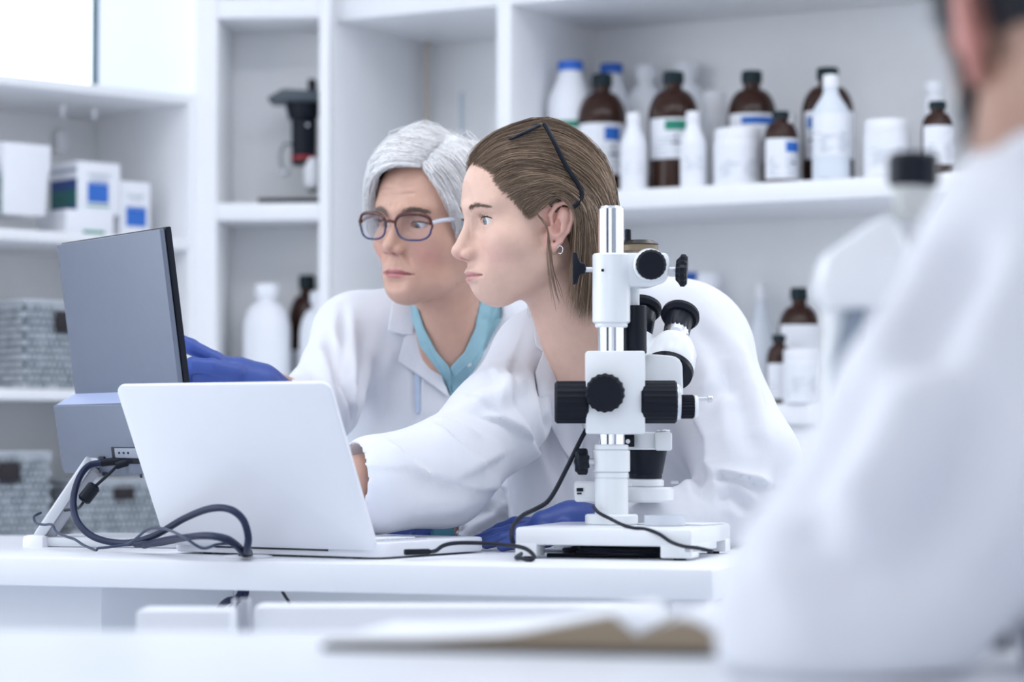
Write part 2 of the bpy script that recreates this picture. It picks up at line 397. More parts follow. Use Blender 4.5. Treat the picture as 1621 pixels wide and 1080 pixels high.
put(slim, 1097, 177, 41, 0.035, ZS, HDPE, PLA, (0.03, 0.085, 1.0, None, None, 5, 5), 'squeeze_bottle', 'small white plastic bottle in front of the green-labelled amber bottle')
put(jar, 1131, 146, 40, 0.24, ZS, HDPE, PLA, None, 'plastic_tub', 'tall white tub standing behind the green-labelled amber bottle')
put(winchester, 1190, 113, 80, 0.18, ZS, AMBER, CAPD, (0.055, 0.152, B, LBLUE, (-0.45, 0.8, 0.78, 0.93), 4, 6), 'reagent_bottle', 'amber glass bottle with a blue-striped label behind the white jar')
put(jar, 1168, 205, 77, 0.055, ZS, HDPE, PLA, (0.012, 0.078, 1.2, None, None, 6, 7), 'plastic_jar', 'wide white screw-top jar beside the small blue-labelled amber bottle')
put(slim, 1252, 180, 26, 0.14, ZS, HDPE, PLA, None, 'squeeze_bottle', 'slender white bottle peeping out behind the small amber bottle')
put(winchester, 1236, 177, 55, 0.04, ZS, AMBER, CAPD, (0.006, 0.083, B, LBLUE, (0.15, 0.95, 0.66, 0.92), 6, 8), 'reagent_bottle', 'small amber bottle with blue block label right of the white jar', neck=0.42)
put(winchester, 1310, 108, 84, 0.14, ZS, AMBER, CAPD, (0.05, 0.142, B, LBLUE, (-0.85, -0.45, 0.64, 0.88), 4, 9), 'reagent_bottle', 'large amber bottle standing behind the frosted white bottle')
put(slim, 1315, 119, 60, 0.04, ZS, TRANSL, PLA, (0.045, 0.125, 1.25, None, None, 8, 10), 'wash_bottle', 'frosted white plastic bottle in front of the rightmost large amber bottle', zs=0.62, neck=0.38)
put(jar, 1404, 191, 74, 0.05, ZS, HDPE, PLA, (0.02, 0.085, 1.2, None, None, 6, 11), 'plastic_jar', 'wide white screw-top jar near the blurred black eyepiece')
put(winchester, 1478, 130, 40, 0.22, ZS, HDPE, HDPE, None, 'plastic_bottle', 'white bottle behind the small amber bottle next to the man', neck=0.6)
put(winchester, 1484, 161, 52, 0.06, ZS, AMBER, CAPD, (0.02, 0.092, B, None, None, 6, 12), 'reagent_bottle', 'small amber bottle with plain white label next to the man', neck=0.44)
# lower shelf
put(jug, 1090, 432, 60, 0.30, ZL, HDPE, BLUECAP, None, 'plastic_jug', 'white jug with blue cap on the lower shelf behind the microscope knob')
put(winchester, 1123, 433, 66, 0.22, ZL, HDPE, HDPE, None, 'plastic_bottle', 'white bottle on the lower shelf just above the seated shoulder', neck=0.5)
put(slim, 1205, 450, 62, 0.27, ZL, TRANSL, PLA, None, 'wash_bottle', 'frosted conical bottle on the lower shelf', zs=0.35, neck=0.3)
put(winchester, 1265, 456, 68, 0.17, ZL, AMBER, CAPD, (0.05, 0.155, B, None, None, 5, 13), 'reagent_bottle', 'large amber bottle on the lower shelf')
put(winchester, 1233, 530, 40, 0.08, ZL, AMBER, CAPD, (0.01, 0.078, B, None, None, 4, 14), 'reagent_bottle', 'small amber bottle on the lower shelf beside the white canister', neck=0.45)
put(jar, 1270, 553, 62, 0.03, ZL, HDPE, PLA, (0.02, 0.075, 1.2, None, None, 5, 15), 'plastic_jar', 'white canister at the front of the lower shelf')
# middle bay
def mpt(px, py, s): return onplane(px, py, OM, mM, s)
put(winchester, 423, 450, 76, 0.07, ZL, HDPE, HDPE, None, 'plastic_bottle', 'plain white bottle in the narrow bay, beside the pointing glove', pt=mpt, neck=0.42)
put(winchester, 508, 462, 68, 0.06, ZL, HDPE, HDPE, None, 'plastic_bottle', 'plain white bottle in the narrow bay, partly behind the coat shoulder', pt=mpt, neck=0.42)
put(winchester, 486, 436, 60, 0.15, ZL, AMBER, CAPD, (0.05, 0.12, B, None, None, 2, 16), 'reagent_bottle', 'dark amber bottle between two white bottles in the narrow bay', pt=mpt, neck=0.36)
# ---- black microscope in the narrow bay
mb_ = mpt(470, 300, 0.10); mb_.z = ZS
t = thing('lab_microscope', 'black laboratory microscope on the shelf of the narrow bay', 'microscope', mb_)
S_ = mb_.y / F
def mq(px, py, s=0.2): return mpt(px, py, s - 0.1)
a = mq(405, 307); b = mq(500, 307)
MB().box((mb_.x - 0.012, mb_.y, ZS + 0.006), (0.125, 0.15, 0.012), None, 0.003).build('base', BLACK, t)
MB().box(mq(494, 215, 0.24), (0.018, 0.03, 0.24), None, 0.005).build('arm', BLACK, t)
MB().cyl(mq(481, 262), mq(481, 188), 0.026, 0.026, 24, 0.003).build('tube', BLACK, t)
RED = mat('red_ring', (0.35, 0.02, 0.03), 0.5)
MB().cyl(mq(481, 254), mq(481, 248), 0.0265, None, 24).build('ring', RED, t)
MB().cyl(mq(481, 188), mq(478, 162), 0.032, 0.036, 24, 0.003).build('head', BLACK, t)
MB().prism([(-0.06, 0.0), (0.052, 0.0), (0.052, 0.022), (-0.03, 0.026), (-0.062, 0.008)], mq(470, 160, 0.16), (1, 0, 0), (0, 0, 1), (0, 1, 0), 0.08, 0.003).build('camera_plate', mat('grey_plate', (0.06, 0.08, 0.10), 0.4), t)
MB().tube(spline([mq(468, 232), mq(452, 228), mq(444, 245), mq(447, 268), mq(452, 275)], 5), 0.0035, 8).build('cable', mat('grey_rubber', (0.25, 0.28, 0.30), 0.5), t)
MB().cyl(mq(452, 266), mq(452, 278), 0.010, 0.008, 16, 0.002).build('focus_knob', STEEL, t)
MB().box(mq(493, 275, 0.20), (0.03, 0.05, 0.07), None, 0.012).build('lamp_house', PLA, t)
MB().box(mq(487, 198, 0.15), (0.006, 0.006, 0.006), None, 0.002).build('screw', PLA, t)
# ---- carton boxes on the left shelf
RB = RL
def lbox(px0, px1, ytop, s, depth, name, txt, z=LZ[0], deco=None, rot=0.0, cat='box', lid=False):
    p0 = lpt(px0, 340, s); p1 = lpt(px1, 340, s); zt = lpt((px0 + px1) / 2, ytop, s).z
    w = (p1 - p0).length; c = (p0 + p1) / 2 + mL * depth / 2
    t = thing(name, txt, cat, (c.x, c.y, z)); H = zt - z
    MB().box((c.x, c.y, z + H / 2), (w, depth, H), RB, 0.002).build('carton', LAB, t)
    fr = c - mL * (depth / 2 + 0.0008)
    for (a0, a1, h0, h1, mt, nm) in (deco or []):
        q = fr + eL * (w * ((a0 + a1) / 2 - 0.5)); q.z = z + H * (h0 + h1) / 2
        MB().box(q, (w * (a1 - a0), 0.0012, H * (h1 - h0)), RB).build(nm, mt, t)
    return t, c, w, H
LB2 = mat('label_blue_light', (0.03, 0.15, 0.55), 0.55)
NAVY = mat('carton_navy', (0.02, 0.06, 0.22), 0.5); TEALP = mat('carton_green', (0.01, 0.12, 0.12), 0.5)
prt = [(0.27, 0.75, 0.72, 0.735, LGREY, 'print'), (0.22, 0.78, 0.76, 0.775, LGREY, 'print'), (0.33, 0.68, 0.66, 0.672, LGREY, 'print')]
t, c, w, H = lbox(122, 190, 257, 0.05, 0.10, 'carton_box', 'white carton with a blue square label, upper of the stacked pair', z=LZ[0] + 0.045, deco=[(0.24, 0.72, 0.22, 0.58, LB2, 'label_square'), (0.22, 0.74, 0.14, 0.17, LGREEN, 'label_line'), (0.24, 0.72, 0.60, 0.62, LBLUE, 'label_line')] + prt)
sd = c - eL * (w / 2 + 0.0008)          # printed short side
for h0, h1, mt in ((0.02, 0.14, NAVY), (0.14, 0.46, TEALP), (0.46, 0.66, NAVY), (0.80, 0.88, LGREY)):
    q = sd.copy(); q.z = LZ[0] + 0.045 + H * (h0 + h1) / 2
    MB().box(q, (0.0012, 0.098, H * (h1 - h0)), RB).build('side_print', mt, t)
t2, c2, w2, H2 = lbox(105, 180, 333, 0.045, 0.115, 'carton_box', 'low white carton under the blue-labelled box', deco=[(0.35, 0.8, 0.06, 0.2, LGREEN, 'label_line')])
t['label'] = 'white carton with a blue square label resting on a low carton'
lbox(190, 238, 288, 0.06, 0.10, 'carton_box', 'white carton with blue label standing alone at the right end', deco=[(0.2, 0.85, 0.22, 0.52, LB2, 'label_square'), (0.2, 0.85, 0.53, 0.56, LBLUE, 'label_line')] + prt)
# flared white dispenser box
p0 = lpt(8, 340, 0.03); p1 = lpt(74, 340, 0.03); cc = (p0 + p1) / 2 + mL * 0.06; wd_ = (p1 - p0).length
t = thing('glove_dispenser_box', 'white flared box without print, left of the cartons', 'box', (cc.x, cc.y, LZ[0]))
hh = lpt(40, 252, 0.03).z - LZ[0]
MB().prism([(-wd_ / 2, 0), (wd_ / 2, 0), (wd_ / 2 + 0.004, hh * 0.5), (wd_ / 2 + 0.010, hh * 0.62), (wd_ / 2 + 0.012, hh), (-wd_ / 2, hh)], cc - mL * 0.055, eL, (0, 0, 1), mL, 0.11, 0.002).build('carton', LAB, t)
q = cc - mL * 0.0555 + Vector((0, 0, LZ[0] + hh * 0.56))
cc0 = lpt(-22, 340, 0.03) + mL * 0.06
t = thing('carton_box', 'white and green carton cut off by the left edge', 'box', (cc0.x, cc0.y, LZ[0]))
MB().box((cc0.x, cc0.y, LZ[0] + 0.065), (0.055, 0.10, 0.13), RB, 0.002).build('carton', LAB, t)
for zz, hgt in ((0.095, 0.04), (0.04, 0.05)):
    q = cc0 + eL * 0.0283; q.z = LZ[0] + zz; MB().box(q, (0.0012, 0.1, hgt), RB).build('side_print', LGREEN, t)
    q = cc0 - mL * 0.0508; q.z = LZ[0] + zz; MB().box(q, (0.055, 0.0012, hgt), RB).build('side_print', LGREEN, t)
# ---- woven baskets
WIC = mat('grey_wicker', (0.50, 0.54, 0.59), 0.6, var=0.35, scale=120); WICD = mat('dark_wicker_core', (0.10, 0.13, 0.15), 0.8); HOLE = mat('black_handle_tag', (0.02, 0.015, 0.02), 0.6)
def basket(px0, px1, ytop, z, s, depth, txt):
    p0 = lpt(px0, 600, s); p1 = lpt(px1, 600, s); zt = lpt((px0 + px1) / 2, ytop, s).z
    w = (p1 - p0).length; c = (p0 + p1) / 2 + mL * depth / 2; H = zt - z
    t = thing('woven_basket', txt, 'basket', (c.x, c.y, z))
    MB().box((c.x, c.y, z + H / 2), (w - 0.008, depth - 0.008, H), RB, 0.004).build('core', WICD, t)
    rows = int(H / 0.0135); rsb = random.Random(11)
    m1 = MB()
    def strands(o, ax, L, nrm):
        k = int(L / 0.0125); RR = Matrix((ax, nrm, Vector((0, 0, 1)))).transposed()
        for i in range(rows):
            zc = z + H * (i + 0.5) / rows
            for j in range(k):
                q = o + ax * (L * ((j + 0.5 + 0.5 * (i % 2)) / (k + 0.5) - 0.5)) + nrm * (rsb.random() * 0.003); q.z = zc
                m1.box(q, (L / k * rsb.uniform(0.55, 0.85), 0.006, H / rows * rsb.uniform(0.5, 0.8)), RR, 0.0015, 1)
    strands(c - mL * (depth / 2 - 0.002), eL, w, mL)
    strands(c - eL * (w / 2 - 0.002), mL, depth, -eL)
    tag(m1.build('weave', WIC, t), kind='stuff')
    q = c - mL * (depth / 2 + 0.004) + eL * 0.0; q.z = z + H * 0.80
    MB().box(q, (0.05, 0.008, H * 0.24), RB, 0.006).build('handle_tag', HOLE, t)
    tp = MB().box((c.x, c.y, z + H + 0.004), (w, depth, 0.01), RB, 0.004).build('rim', WIC, t)
basket(38, 165, 483, LZ[1], 0.03, 0.24, 'grey woven basket on the shelf above, behind the monitor')
basket(-58, 84, 722, LZ[2], 0.04, 0.24, 'grey woven basket at the left edge of the bottom shelf')
basket(120, 270, 765, LZ[2], 0.05, 0.22, 'grey woven basket seen under the monitor')

# unseen dark panel added behind the camera to stripe the chrome post
struct(MB().box((-2.6, -0.6, 1.05), (1.5, 0.06, 2.1), RZ(math.radians(-33)), 0.004).build('dark_panel_1', mat('dark_blue_panel', (0.03, 0.04, 0.06), 0.5)), 'dark door of the laboratory')

# unseen panel added behind the camera to dim the man's coat
struct(MB().box((1.9, -0.9, 1.3), (3.2, 0.06, 2.6), None, 0.004).build('shade_panel', mat('shade_panel_grey', (0.36, 0.39, 0.44), 0.7)), 'grey partition behind the seated man')
# ================================================================== desk
A_ = onz(0, 882, DZ); B_ = onz(520, 891, DZ)
yd = math.atan2(A_.y - B_.y, B_.x - A_.x); eD, mD = frame(yd)
RD = Matrix((eD, mD, Vector((0, 0, 1)))).transposed()
OD = B_.copy()
DTH = 0.036
def dpt(px, py): return onz(px, py, DZ)
def da(p): return (Vector(p) - OD).dot(eD), (Vector(p) - OD).dot(mD)
ar = (onplane(1128, 905, OD, mD, 0) - OD).dot(eD)
desk = thing('desk', 'white laboratory desk carrying the laptop, monitor and microscope', 'desk', (OD.x, OD.y, 0))
a0, a1 = -1.05, ar
c = OD + eD * ((a0 + a1) / 2) + mD * 0.31; c.z = DZ - DTH / 2
MB().box(c, (a1 - a0, 0.62, DTH), RD, 0.003).build('desktop', WHITE, desk)
def dbox(a0, a1, s0, s1, z0, z1, nm, mt, par, bev=0.002):
    c = OD + eD * ((a0 + a1) / 2) + mD * ((s0 + s1) / 2); c.z = (z0 + z1) / 2
    return MB().box(c, (a1 - a0, s1 - s0, z1 - z0), RD, bev).build(nm, mt, par)
apan = (onplane(161, 950, OD, mD, 0.10) - OD).dot(eD)
dbox(apan - 0.42, apan, 0.10, 0.55, 0, DZ - DTH, 'drawer_pedestal', WHITE, desk)
dbox(apan, a1 - 0.05, 0.50, 0.518, 0.25, DZ - DTH, 'modesty_panel', WALL, desk)
for (u, v) in ((a1 - 0.03, 0.03), (a1 - 0.03, 0.58)):
    dbox(u - 0.02, u + 0.02, v - 0.02, v + 0.02, 0, DZ - DTH, 'leg', PLA, desk)
# cable grommet
gp = dpt(392, 883)
MB().lathe([(0.016, -0.004), (0.030, -0.001), (0.032, 0.0015), (0.026, 0.003), (0.018, 0.002), (0.016, -0.004)], gp, (0, 0, 1), 32).build('cable_grommet', PLA, desk)
# ================================================================== laptop
LAPW = mat('white_laptop_shell', (0.80, 0.82, 0.88), 0.38, var=0.01)
KEYD = mat('grey_keys', (0.55, 0.58, 0.63), 0.5); SCR = mat('laptop_screen', (0.75, 0.83, 0.95), 0.2, emit=0.6)
lr = dpt(601, 887); lf = dpt(280, 876.5)
eA = (lr - lf); eA.z = 0; eA.normalize(); mA = Vector((-eA.y, eA.x, 0))
if mA.y < 0: mA = -mA
LW, LD_, LT = 0.338, 0.246, 0.018
Llf = lr - eA * LW
lap = thing('laptop', 'white open laptop seen from behind its lid', 'laptop', (lr.x - eA.x * LW / 2, lr.y - eA.y * LW / 2, DZ))
def rrect(w, h, r, n=6, y0=0.0):
    out = []
    for cx, cy, s in ((w / 2 - r, y0 + h - r, 0), (-w / 2 + r, y0 + h - r, 1), (-w / 2 + r, y0 + r, 2), (w / 2 - r, y0 + r, 3)):
        for k in range(n + 1):
            a = (s + k / n) * math.pi / 2; out.append((cx + r * math.cos(a), cy + r * math.sin(a)))
    return out
lc = lr - eA * LW / 2
MB().prism(rrect(LW, LD_, 0.024), (lc.x, lc.y, DZ + 0.0025), eA, mA, (0, 0, 1), LT, 0.003).build('base', LAPW, lap)
for du, dv in ((0.12, 0.02), (-0.12, 0.02), (0.12, 0.19), (-0.12, 0.19)):
    q = lc + eA * du + mA * dv; MB().cyl((q.x, q.y, DZ), (q.x, q.y, DZ + 0.003), 0.006, None, 12).build('rubber_foot', RUBBER, lap)
# lid: leans back over the camera side
tl = P(185, 609, 3.10); tr = P(522, 609, 3.0)
lid_h = 0.229
tilt = math.radians(26)
up_l = Vector((0, 0, math.cos(tilt))) - mA * math.sin(tilt)
nrm_l = eA.cross(up_l); 
lo = lc + Vector((0, 0, 0.014)) - mA * 0.000
MB().prism(rrect(LW, lid_h, 0.013), lo, eA, up_l, nrm_l, -0.007 if nrm_l.dot(mA) > 0 else 0.007, 0.0022).build('lid', LAPW, lap)
sn = nrm_l if nrm_l.dot(mA) > 0 else -nrm_l
MB().prism(rrect(LW - 0.02, lid_h - 0.03, 0.006, 3, 0.018), lo + sn * 0.0003, eA, up_l, sn, 0.0006).build('screen', SCR, lap)
MB().cyl(lc - eA * 0.09 + Vector((0, 0, 0.015)), lc + eA * 0.09 + Vector((0, 0, 0.015)), 0.006, None, 14).build('hinge', BLACK, lap)
kb = MB().prism(rrect(LW - 0.04, 0.10, 0.004, 2, 0.035), (lc.x, lc.y, DZ + 0.0205), eA, mA, (0, 0, 1), 0.0008).build('keyboard_well', KEYD, lap)
for r_ in range(5):
    for k_ in range(13):
        q = lc + eA * (-0.121 + 0.0202 * k_) + mA * (0.045 + 0.02 * r_); MB().box((q.x, q.y, DZ + 0.0225), (0.016, 0.016, 0.002), Matrix((eA, mA, Vector((0, 0, 1)))).transposed(), 0.0005, 1).build('key', LAPW, kb)
MB().prism(rrect(0.10, 0.06, 0.004, 2, 0.145), (lc.x, lc.y, DZ + 0.0205), eA, mA, (0, 0, 1), 0.0006).build('trackpad', LAPW, lap)
# charger plug on the laptop side + lead
MATC = mat('black_cable', (0.008, 0.011, 0.022), 0.45, var=0.1, spec=0.3)
NAVC = mat('navy_cable', (0.012, 0.020, 0.058), 0.40, var=0.1, spec=0.3)
def cable(name, txt, pts, r, m=MATC, n=8):
    return tag(MB().tube(spline(pts, n), r, 10).build(name, m), txt, 'cable')
pa = P(640, 874, 3.115); pb = P(680, 874, 3.13); pc = P(700, 869, 3.16)
chg = thing('laptop_charger_lead', 'black charger plug and lead at the right side of the laptop', 'cable', (pa.x, pa.y, DZ))
MB().box((pa + pb) / 2, ((pb - pa).length, 0.008, 0.0075), RZ(math.atan2((pb - pa).y, (pb - pa).x)), 0.002).build('plug', BLACK, chg)
MB().tube(spline([pb, P(690, 872, 3.14), P(702, 864, 3.15), P(722, 860, 3.16), P(760, 860, 3.15), P(800, 863, 3.13), P(830, 868, 3.10), P(845, 880, 3.08), P(840, 887, 3.07), P(825, 884, 3.08), P(817, 883, 3.10), P(825, 877, 3.14)], 8), 0.0026, 10).build('lead', MATC, chg)
# ================================================================== monitor
MONG = mat('grey_monitor_back', (0.14, 0.165, 0.225), 0.42, var=0.04, scale=60, metal=0.15)
MONL = mat('blue_grey_monitor_rim', (0.40, 0.47, 0.70), 0.4); MONW = mat('light_grey_stand', (0.66, 0.69, 0.74), 0.35)
TRp = P(250, 363, 3.30); TLp = P(87, 388, 3.575); BLp = P(108, 632, 3.55)
wv = (TRp - TLp); MW = wv.length; wv.z = 0; wv.normalize()
back = Vector((wv.y, -wv.x, 0)); 
if back.y > 0: back = -back                      # towards the camera
tlt = math.radians(8.0)
upm = (Vector((0, 0, math.cos(tlt))) + back * math.sin(tlt)).normalized()
nb = (back * math.cos(tlt) - Vector((0, 0, math.sin(tlt)))).normalized()
# solve panel height so that BL lands near its pixel
PH = 0.322
mroot = dpt(170, 862)
mon = thing('monitor', 'grey flat monitor seen from behind on an angled stand', 'monitor', (mroot.x, mroot.y, DZ))
def mp(u, v, w=0.0): return TLp + wv * u - upm * v + nb * w
MB().prism([(0, 0), (MW, 0), (MW, -PH), (0, -PH)], mp(0, 0, -0.010), wv, upm, nb, 0.008, 0.002).build('back_cover', MONG, mon)
MB().prism([(-0.002, 0.002), (MW + 0.002, 0.002), (MW + 0.002, -PH - 0.002), (-0.002, -PH - 0.002)], mp(0, 0, -0.019), wv, upm, nb, 0.009, 0.002).build('front_bezel', BLACK, mon)
MB().prism([(0.012, -0.012), (MW - 0.012, -0.012), (MW - 0.012, -PH + 0.015), (0.012, -PH + 0.015)], mp(0, 0, -0.0196), wv, upm, nb, 0.0008).build('screen', mat('monitor_screen', (0.7, 0.8, 0.95), 0.2, emit=0.8), mon)
# thicker lower housing with a bright sloped rim
hv0 = 0.213; hd = 0.034
MB().prism([(-0.004, -hv0 - 0.012), (MW * 0.96, -hv0 - 0.012), (MW * 0.96, -PH), (0.006, -PH), (0.0, -PH + 0.01)], mp(0, 0, -0.002), wv, upm, nb, hd, 0.003).build('lower_housing', MONG, mon)
rim = MB()
r0 = [mp(0.004, hv0, -0.002), mp(MW * 0.96, hv0, -0.002), mp(MW * 0.96, hv0 + 0.014, hd - 0.002), mp(-0.004, hv0 + 0.014, hd - 0.002), mp(-0.004, hv0 + 0.014, -0.002), mp(MW * 0.96, hv0 + 0.014, -0.002)]
rim.add(r0, [(0, 1, 2, 3), (3, 2, 5, 4), (0, 3, 4), (1, 5, 2), (0, 4, 5, 1)]); rim.build('housing_rim', MONL, mon)
# port recess
def mport(u0, u1, v0, v1, w0, w1, nm, mt, par=mon):
    return MB().prism([(u0, -v0), (u1, -v0), (u1, -v1), (u0, -v1)], mp(0, 0, w0), wv, upm, nb, w1 - w0, 0.0005).build(nm, mt, par)
PORTG = mat('port_plate_grey', (0.26, 0.29, 0.36), 0.5)
hw = hd - 0.002
def muv(px, py):
    q = onplane(px, py, mp(0, 0, hw), nb); d = q - TLp
    return d.dot(wv), -d.dot(upm)
pu0, pv0 = muv(177, 708); pu1, pv1 = muv(236, 735)
rec = mport(pu0, pu1 + 0.02, pv0, pv1, hw, hw + 0.0016, 'port_recess', BLACK)
mport(pu0 + 0.012, pu1 + 0.019, pv0 + 0.001, pv1 - 0.008, hw + 0.0016, hw + 0.0024, 'port_plate', PORTG, rec)
for k in range(3):
    u = pu0 + 0.024 + 0.014 * k; mport(u, u + 0.005, pv0 + 0.006, pv0 + 0.009, hw + 0.0024, hw + 0.003, 'socket', BLACK, rec)
su, sv = muv(162, 725); mport(su - 0.006, su + 0.010, sv - 0.002, sv + 0.004, hw, hw + 0.003, 'socket', BLACK)
su, sv = muv(166, 750); mport(su - 0.006, su + 0.010, sv - 0.002, sv + 0.003, hw, hw + 0.002, 'socket', BLACK)
su, sv = muv(222, 753); mport(su, su + 0.006, sv - 0.002, sv + 0.003, hw, hw + 0.001, 'lock_slot', BLACK)
# stand: slanted leg and flat foot
s_top = P(142, 738, 3.47); s_bot = P(66, 850, 3.50)
lv = (s_top - s_bot)
lx = wv
ln = lv.normalized(); lxv = Vector((1, 0, 0)); lxv = (lxv - ln * lxv.dot(ln)).normalized(); lyv = ln.cross(lxv)
Rl = Matrix((lxv, lyv, ln)).transposed()
MB().box((s_bot + s_top) / 2 - lxv * 0.004, (0.014, 0.034, lv.length + 0.01), Rl, 0.003).build('stand_leg', MONW, mon)
MB().box((s_bot + s_top) / 2 + lxv * 0.0095 + lyv * 0.002, (0.013, 0.026, lv.length), Rl, 0.002).build('leg_shade_side', mat('shaded_stand_grey', (0.36, 0.38, 0.43), 0.4), mon)  # darker side face of the leg, its shade put into the grey
MB().box(s_top + Vector((0.02, 0.018, 0.004)), (0.05, 0.03, 0.014), RZ(-0.3), 0.004).build('stand_neck', MONW, mon)
f0 = dpt(50, 866); f1 = dpt(300, 869); f2 = f1 + mD * 0.17; f3 = f0 + mD * 0.17
fe = (f1 - f0).normalized(); fl = (f1 - f0).length
MB().prism([(0, 0), (fl, 0), (fl + 0.0, 0.16), (0.03, 0.16), (0, 0.12)], (f0.x, f0.y, DZ), fe, mD, (0, 0, 1), 0.014, 0.004).build('stand_foot', MONW, mon)
MB().box(s_bot + Vector((-0.004, -0.01, -0.010)), (0.034, 0.03, 0.026), RZ(-yd), 0.006).build('hinge_block', PLA, mon)
# ---- cables behind the monitor
sk1 = P(212, 727, 3.405); sk2 = P(216, 731, 3.40)
t = thing('monitor_power_cable', 'thick navy cable looping from the monitor to the desk grommet', 'cable', (gp.x, gp.y, DZ))
MB().tube(spline([sk1, P(190, 730, 3.42), P(160, 733, 3.42)], 4), [0.0045] * 5 + [0.0055] * 4, 12).build('plug', BLACK, t)
MB().tube(spline([P(163, 733, 3.42), P(140, 738, 3.42), P(124, 760, 3.40), P(116, 795, 3.38), P(124, 828, 3.36), P(152, 852, 3.34), P(200, 860, 3.31), P(245, 848, 3.26), P(290, 822, 3.18), P(330, 806, 3.11), P(362, 806, 3.08), P(384, 822, 3.07), P(393, 850, 3.07), P(391, 872, 3.10), gp + Vector((0.002, 0, 0.004)), gp + Vector((0.002, 0, -0.03))], 8), 0.0046, 12).build('lead', NAVC, t)
t = thing('adapter_cable', 'thin dark cable with a ferrite bead hanging from the monitor', 'cable', (gp.x - 0.2, gp.y + 0.2, DZ))
MB().tube(spline([sk2, P(200, 733, 3.40), P(184, 738, 3.40)], 4), [0.005] * 9, 12).build('plug', BLACK, t)
MB().tube(spline([P(186, 737, 3.40), P(172, 751, 3.395), P(152, 769, 3.39), P(143, 778, 3.385), P(130, 798, 3.39), P(122, 805, 3.42), P(103, 808, 3.46)], 6), 0.0022, 8).build('lead', MATC, t)
MB().cyl(P(151, 768, 3.39), P(131, 794, 3.385), 0.0095, None, 16, 0.003).build('ferrite_bead', BLACK, t)
cable('thin_cord', 'thin grey-blue cord trailing from the monitor stand along the desk', [P(65, 812, 3.44), P(54, 818, 3.43), P(57, 828, 3.42), P(70, 831, 3.40), P(82, 831, 3.38), P(90, 843, 3.36), P(106, 850, 3.34), P(118, 854, 3.33), P(132, 863, 3.31), P(151, 871, 3.29), P(156, 868, 3.285), P(175, 866, 3.28), P(205, 860, 3.275), P(235, 838, 3.22), P(262, 838, 3.15), P(290, 850, 3.10), P(320, 868, 3.09), P(345, 862, 3.085), P(372, 862, 3.09), P(384, 872, 3.12), gp + Vector((-0.01, 0, 0.003)), gp + Vector((-0.01, 0, -0.03))], 0.0018, mat('slate_cable', (0.03, 0.045, 0.09), 0.4))
cable('grommet_cable', 'thick navy cable arching low into the desk grommet', [P(215, 862, 3.29), P(250, 860, 3.24), P(290, 852, 3.17), P(325, 848, 3.11), P(355, 852, 3.085), P(373, 862, 3.09), P(384, 874, 3.12), gp + Vector((-0.005, 0, 0.002)), gp + Vector((-0.006, 0, -0.03)), gp + Vector((-0.012, 0, -0.05)), P(355, 955, 3.2), P(330, 990, 3.3)], 0.0045, NAVC)
cable('grommet_cable', 'second navy cable running beside the low arch into the grommet', [P(228, 864, 3.27), P(262, 855, 3.2), P(300, 850, 3.12), P(340, 850, 3.08), P(368, 860, 3.08), P(383, 874, 3.12), gp + Vector((-0.001, 0, 0.002)), gp + Vector((-0.001, 0, -0.03)), gp + Vector((-0.004, 0, -0.05)), P(372, 955, 3.2), P(355, 1000, 3.3)], 0.0042, NAVC)
cable('hanging_cable', 'short thin cable hanging below the desk edge', [P(446, 935, 3.12), P(452, 945, 3.13), P(458, 955, 3.14), P(464, 975, 3.15)], 0.002)
# ================================================================== stereo microscope on the desk
MWHT = mat('white_enamel', (0.80, 0.83, 0.86), 0.28, var=0.01, coat=0.2)
YM = 3.25
mfl = dpt(815, 884.5); mfr = dpt(1100, 888.0)
eS, mS = frame(math.radians(17)); RS = Matrix((eS, mS, Vector((0, 0, 1)))).transposed()
mo = Vector((mfl.x, mfl.y, DZ)); BW = 0.226; BD = 0.225; BH = 0.039
pb0 = P(968, 700, YM)
mic = thing('stereo_microscope', 'white stereo microscope with black knobs on a chrome post, in sharp focus', 'microscope', (pb0.x, pb0.y, DZ))
def sb(u0, u1, v0, v1, z0, z1, nm, mt=MWHT, par=mic, bev=0.003):
    c = mo + eS * ((u0 + u1) / 2) + mS * ((v0 + v1) / 2); c.z = DZ + (z0 + z1) / 2
    return MB().box(c, (u1 - u0, v1 - v0, z1 - z0), RS, bev).build(nm, mt, par)
base = sb(0, BW, 0, BD, 0.017, BH, 'base_plate', bev=0.004)
for u0, u1, v0, v1 in ((0, 0.028, 0, 0.04), (BW - 0.04, BW, 0, 0.04), (0, 0.03, BD - 0.05, BD), (BW - 0.04, BW, BD - 0.03, BD)):
    sb(u0, u1, v0, v1, 0.003, 0.020, 'base_foot', par=base, bev=0.002)
sb(BW - 0.01, BW, 0.0, 0.14, 0.010, 0.020, 'base_skirt', par=base, bev=0.001)
for u, v in ((0.014, 0.02), (BW - 0.02, 0.02), (0.014, BD - 0.02), (BW - 0.02, BD - 0.015)):
    q = mo + eS * u + mS * v; MB().cyl((q.x, q.y, DZ), (q.x, q.y, DZ + 0.004), 0.008, None, 14).build('rubber_pad', RUBBER, base)
PX, PYc = pb0.x, pb0.y
zb = DZ + BH
def zz(py, Y=YM): return P(968, py, Y).z
def pc_(py, r, dx=0.0): return Vector((PX + dx, PYc, zz(py)))
def pcyl(y0, y1, r, nm, mt=MWHT, bev=0.0015, par=mic, r1=None, n=40):
    return MB().cyl((PX, PYc, zz(y0)), (PX, PYc, zz(y1)), r, r1, n, bev).build(nm, mt, par)
S1 = YM / F
MB().cyl((PX, PYc, zb), (PX, PYc, zz(814)), 42 * S1, None, 40, 0.002).build('post_flange', MWHT, mic)
pcyl(816, 757, 26.5 * S1, 'post_sleeve')
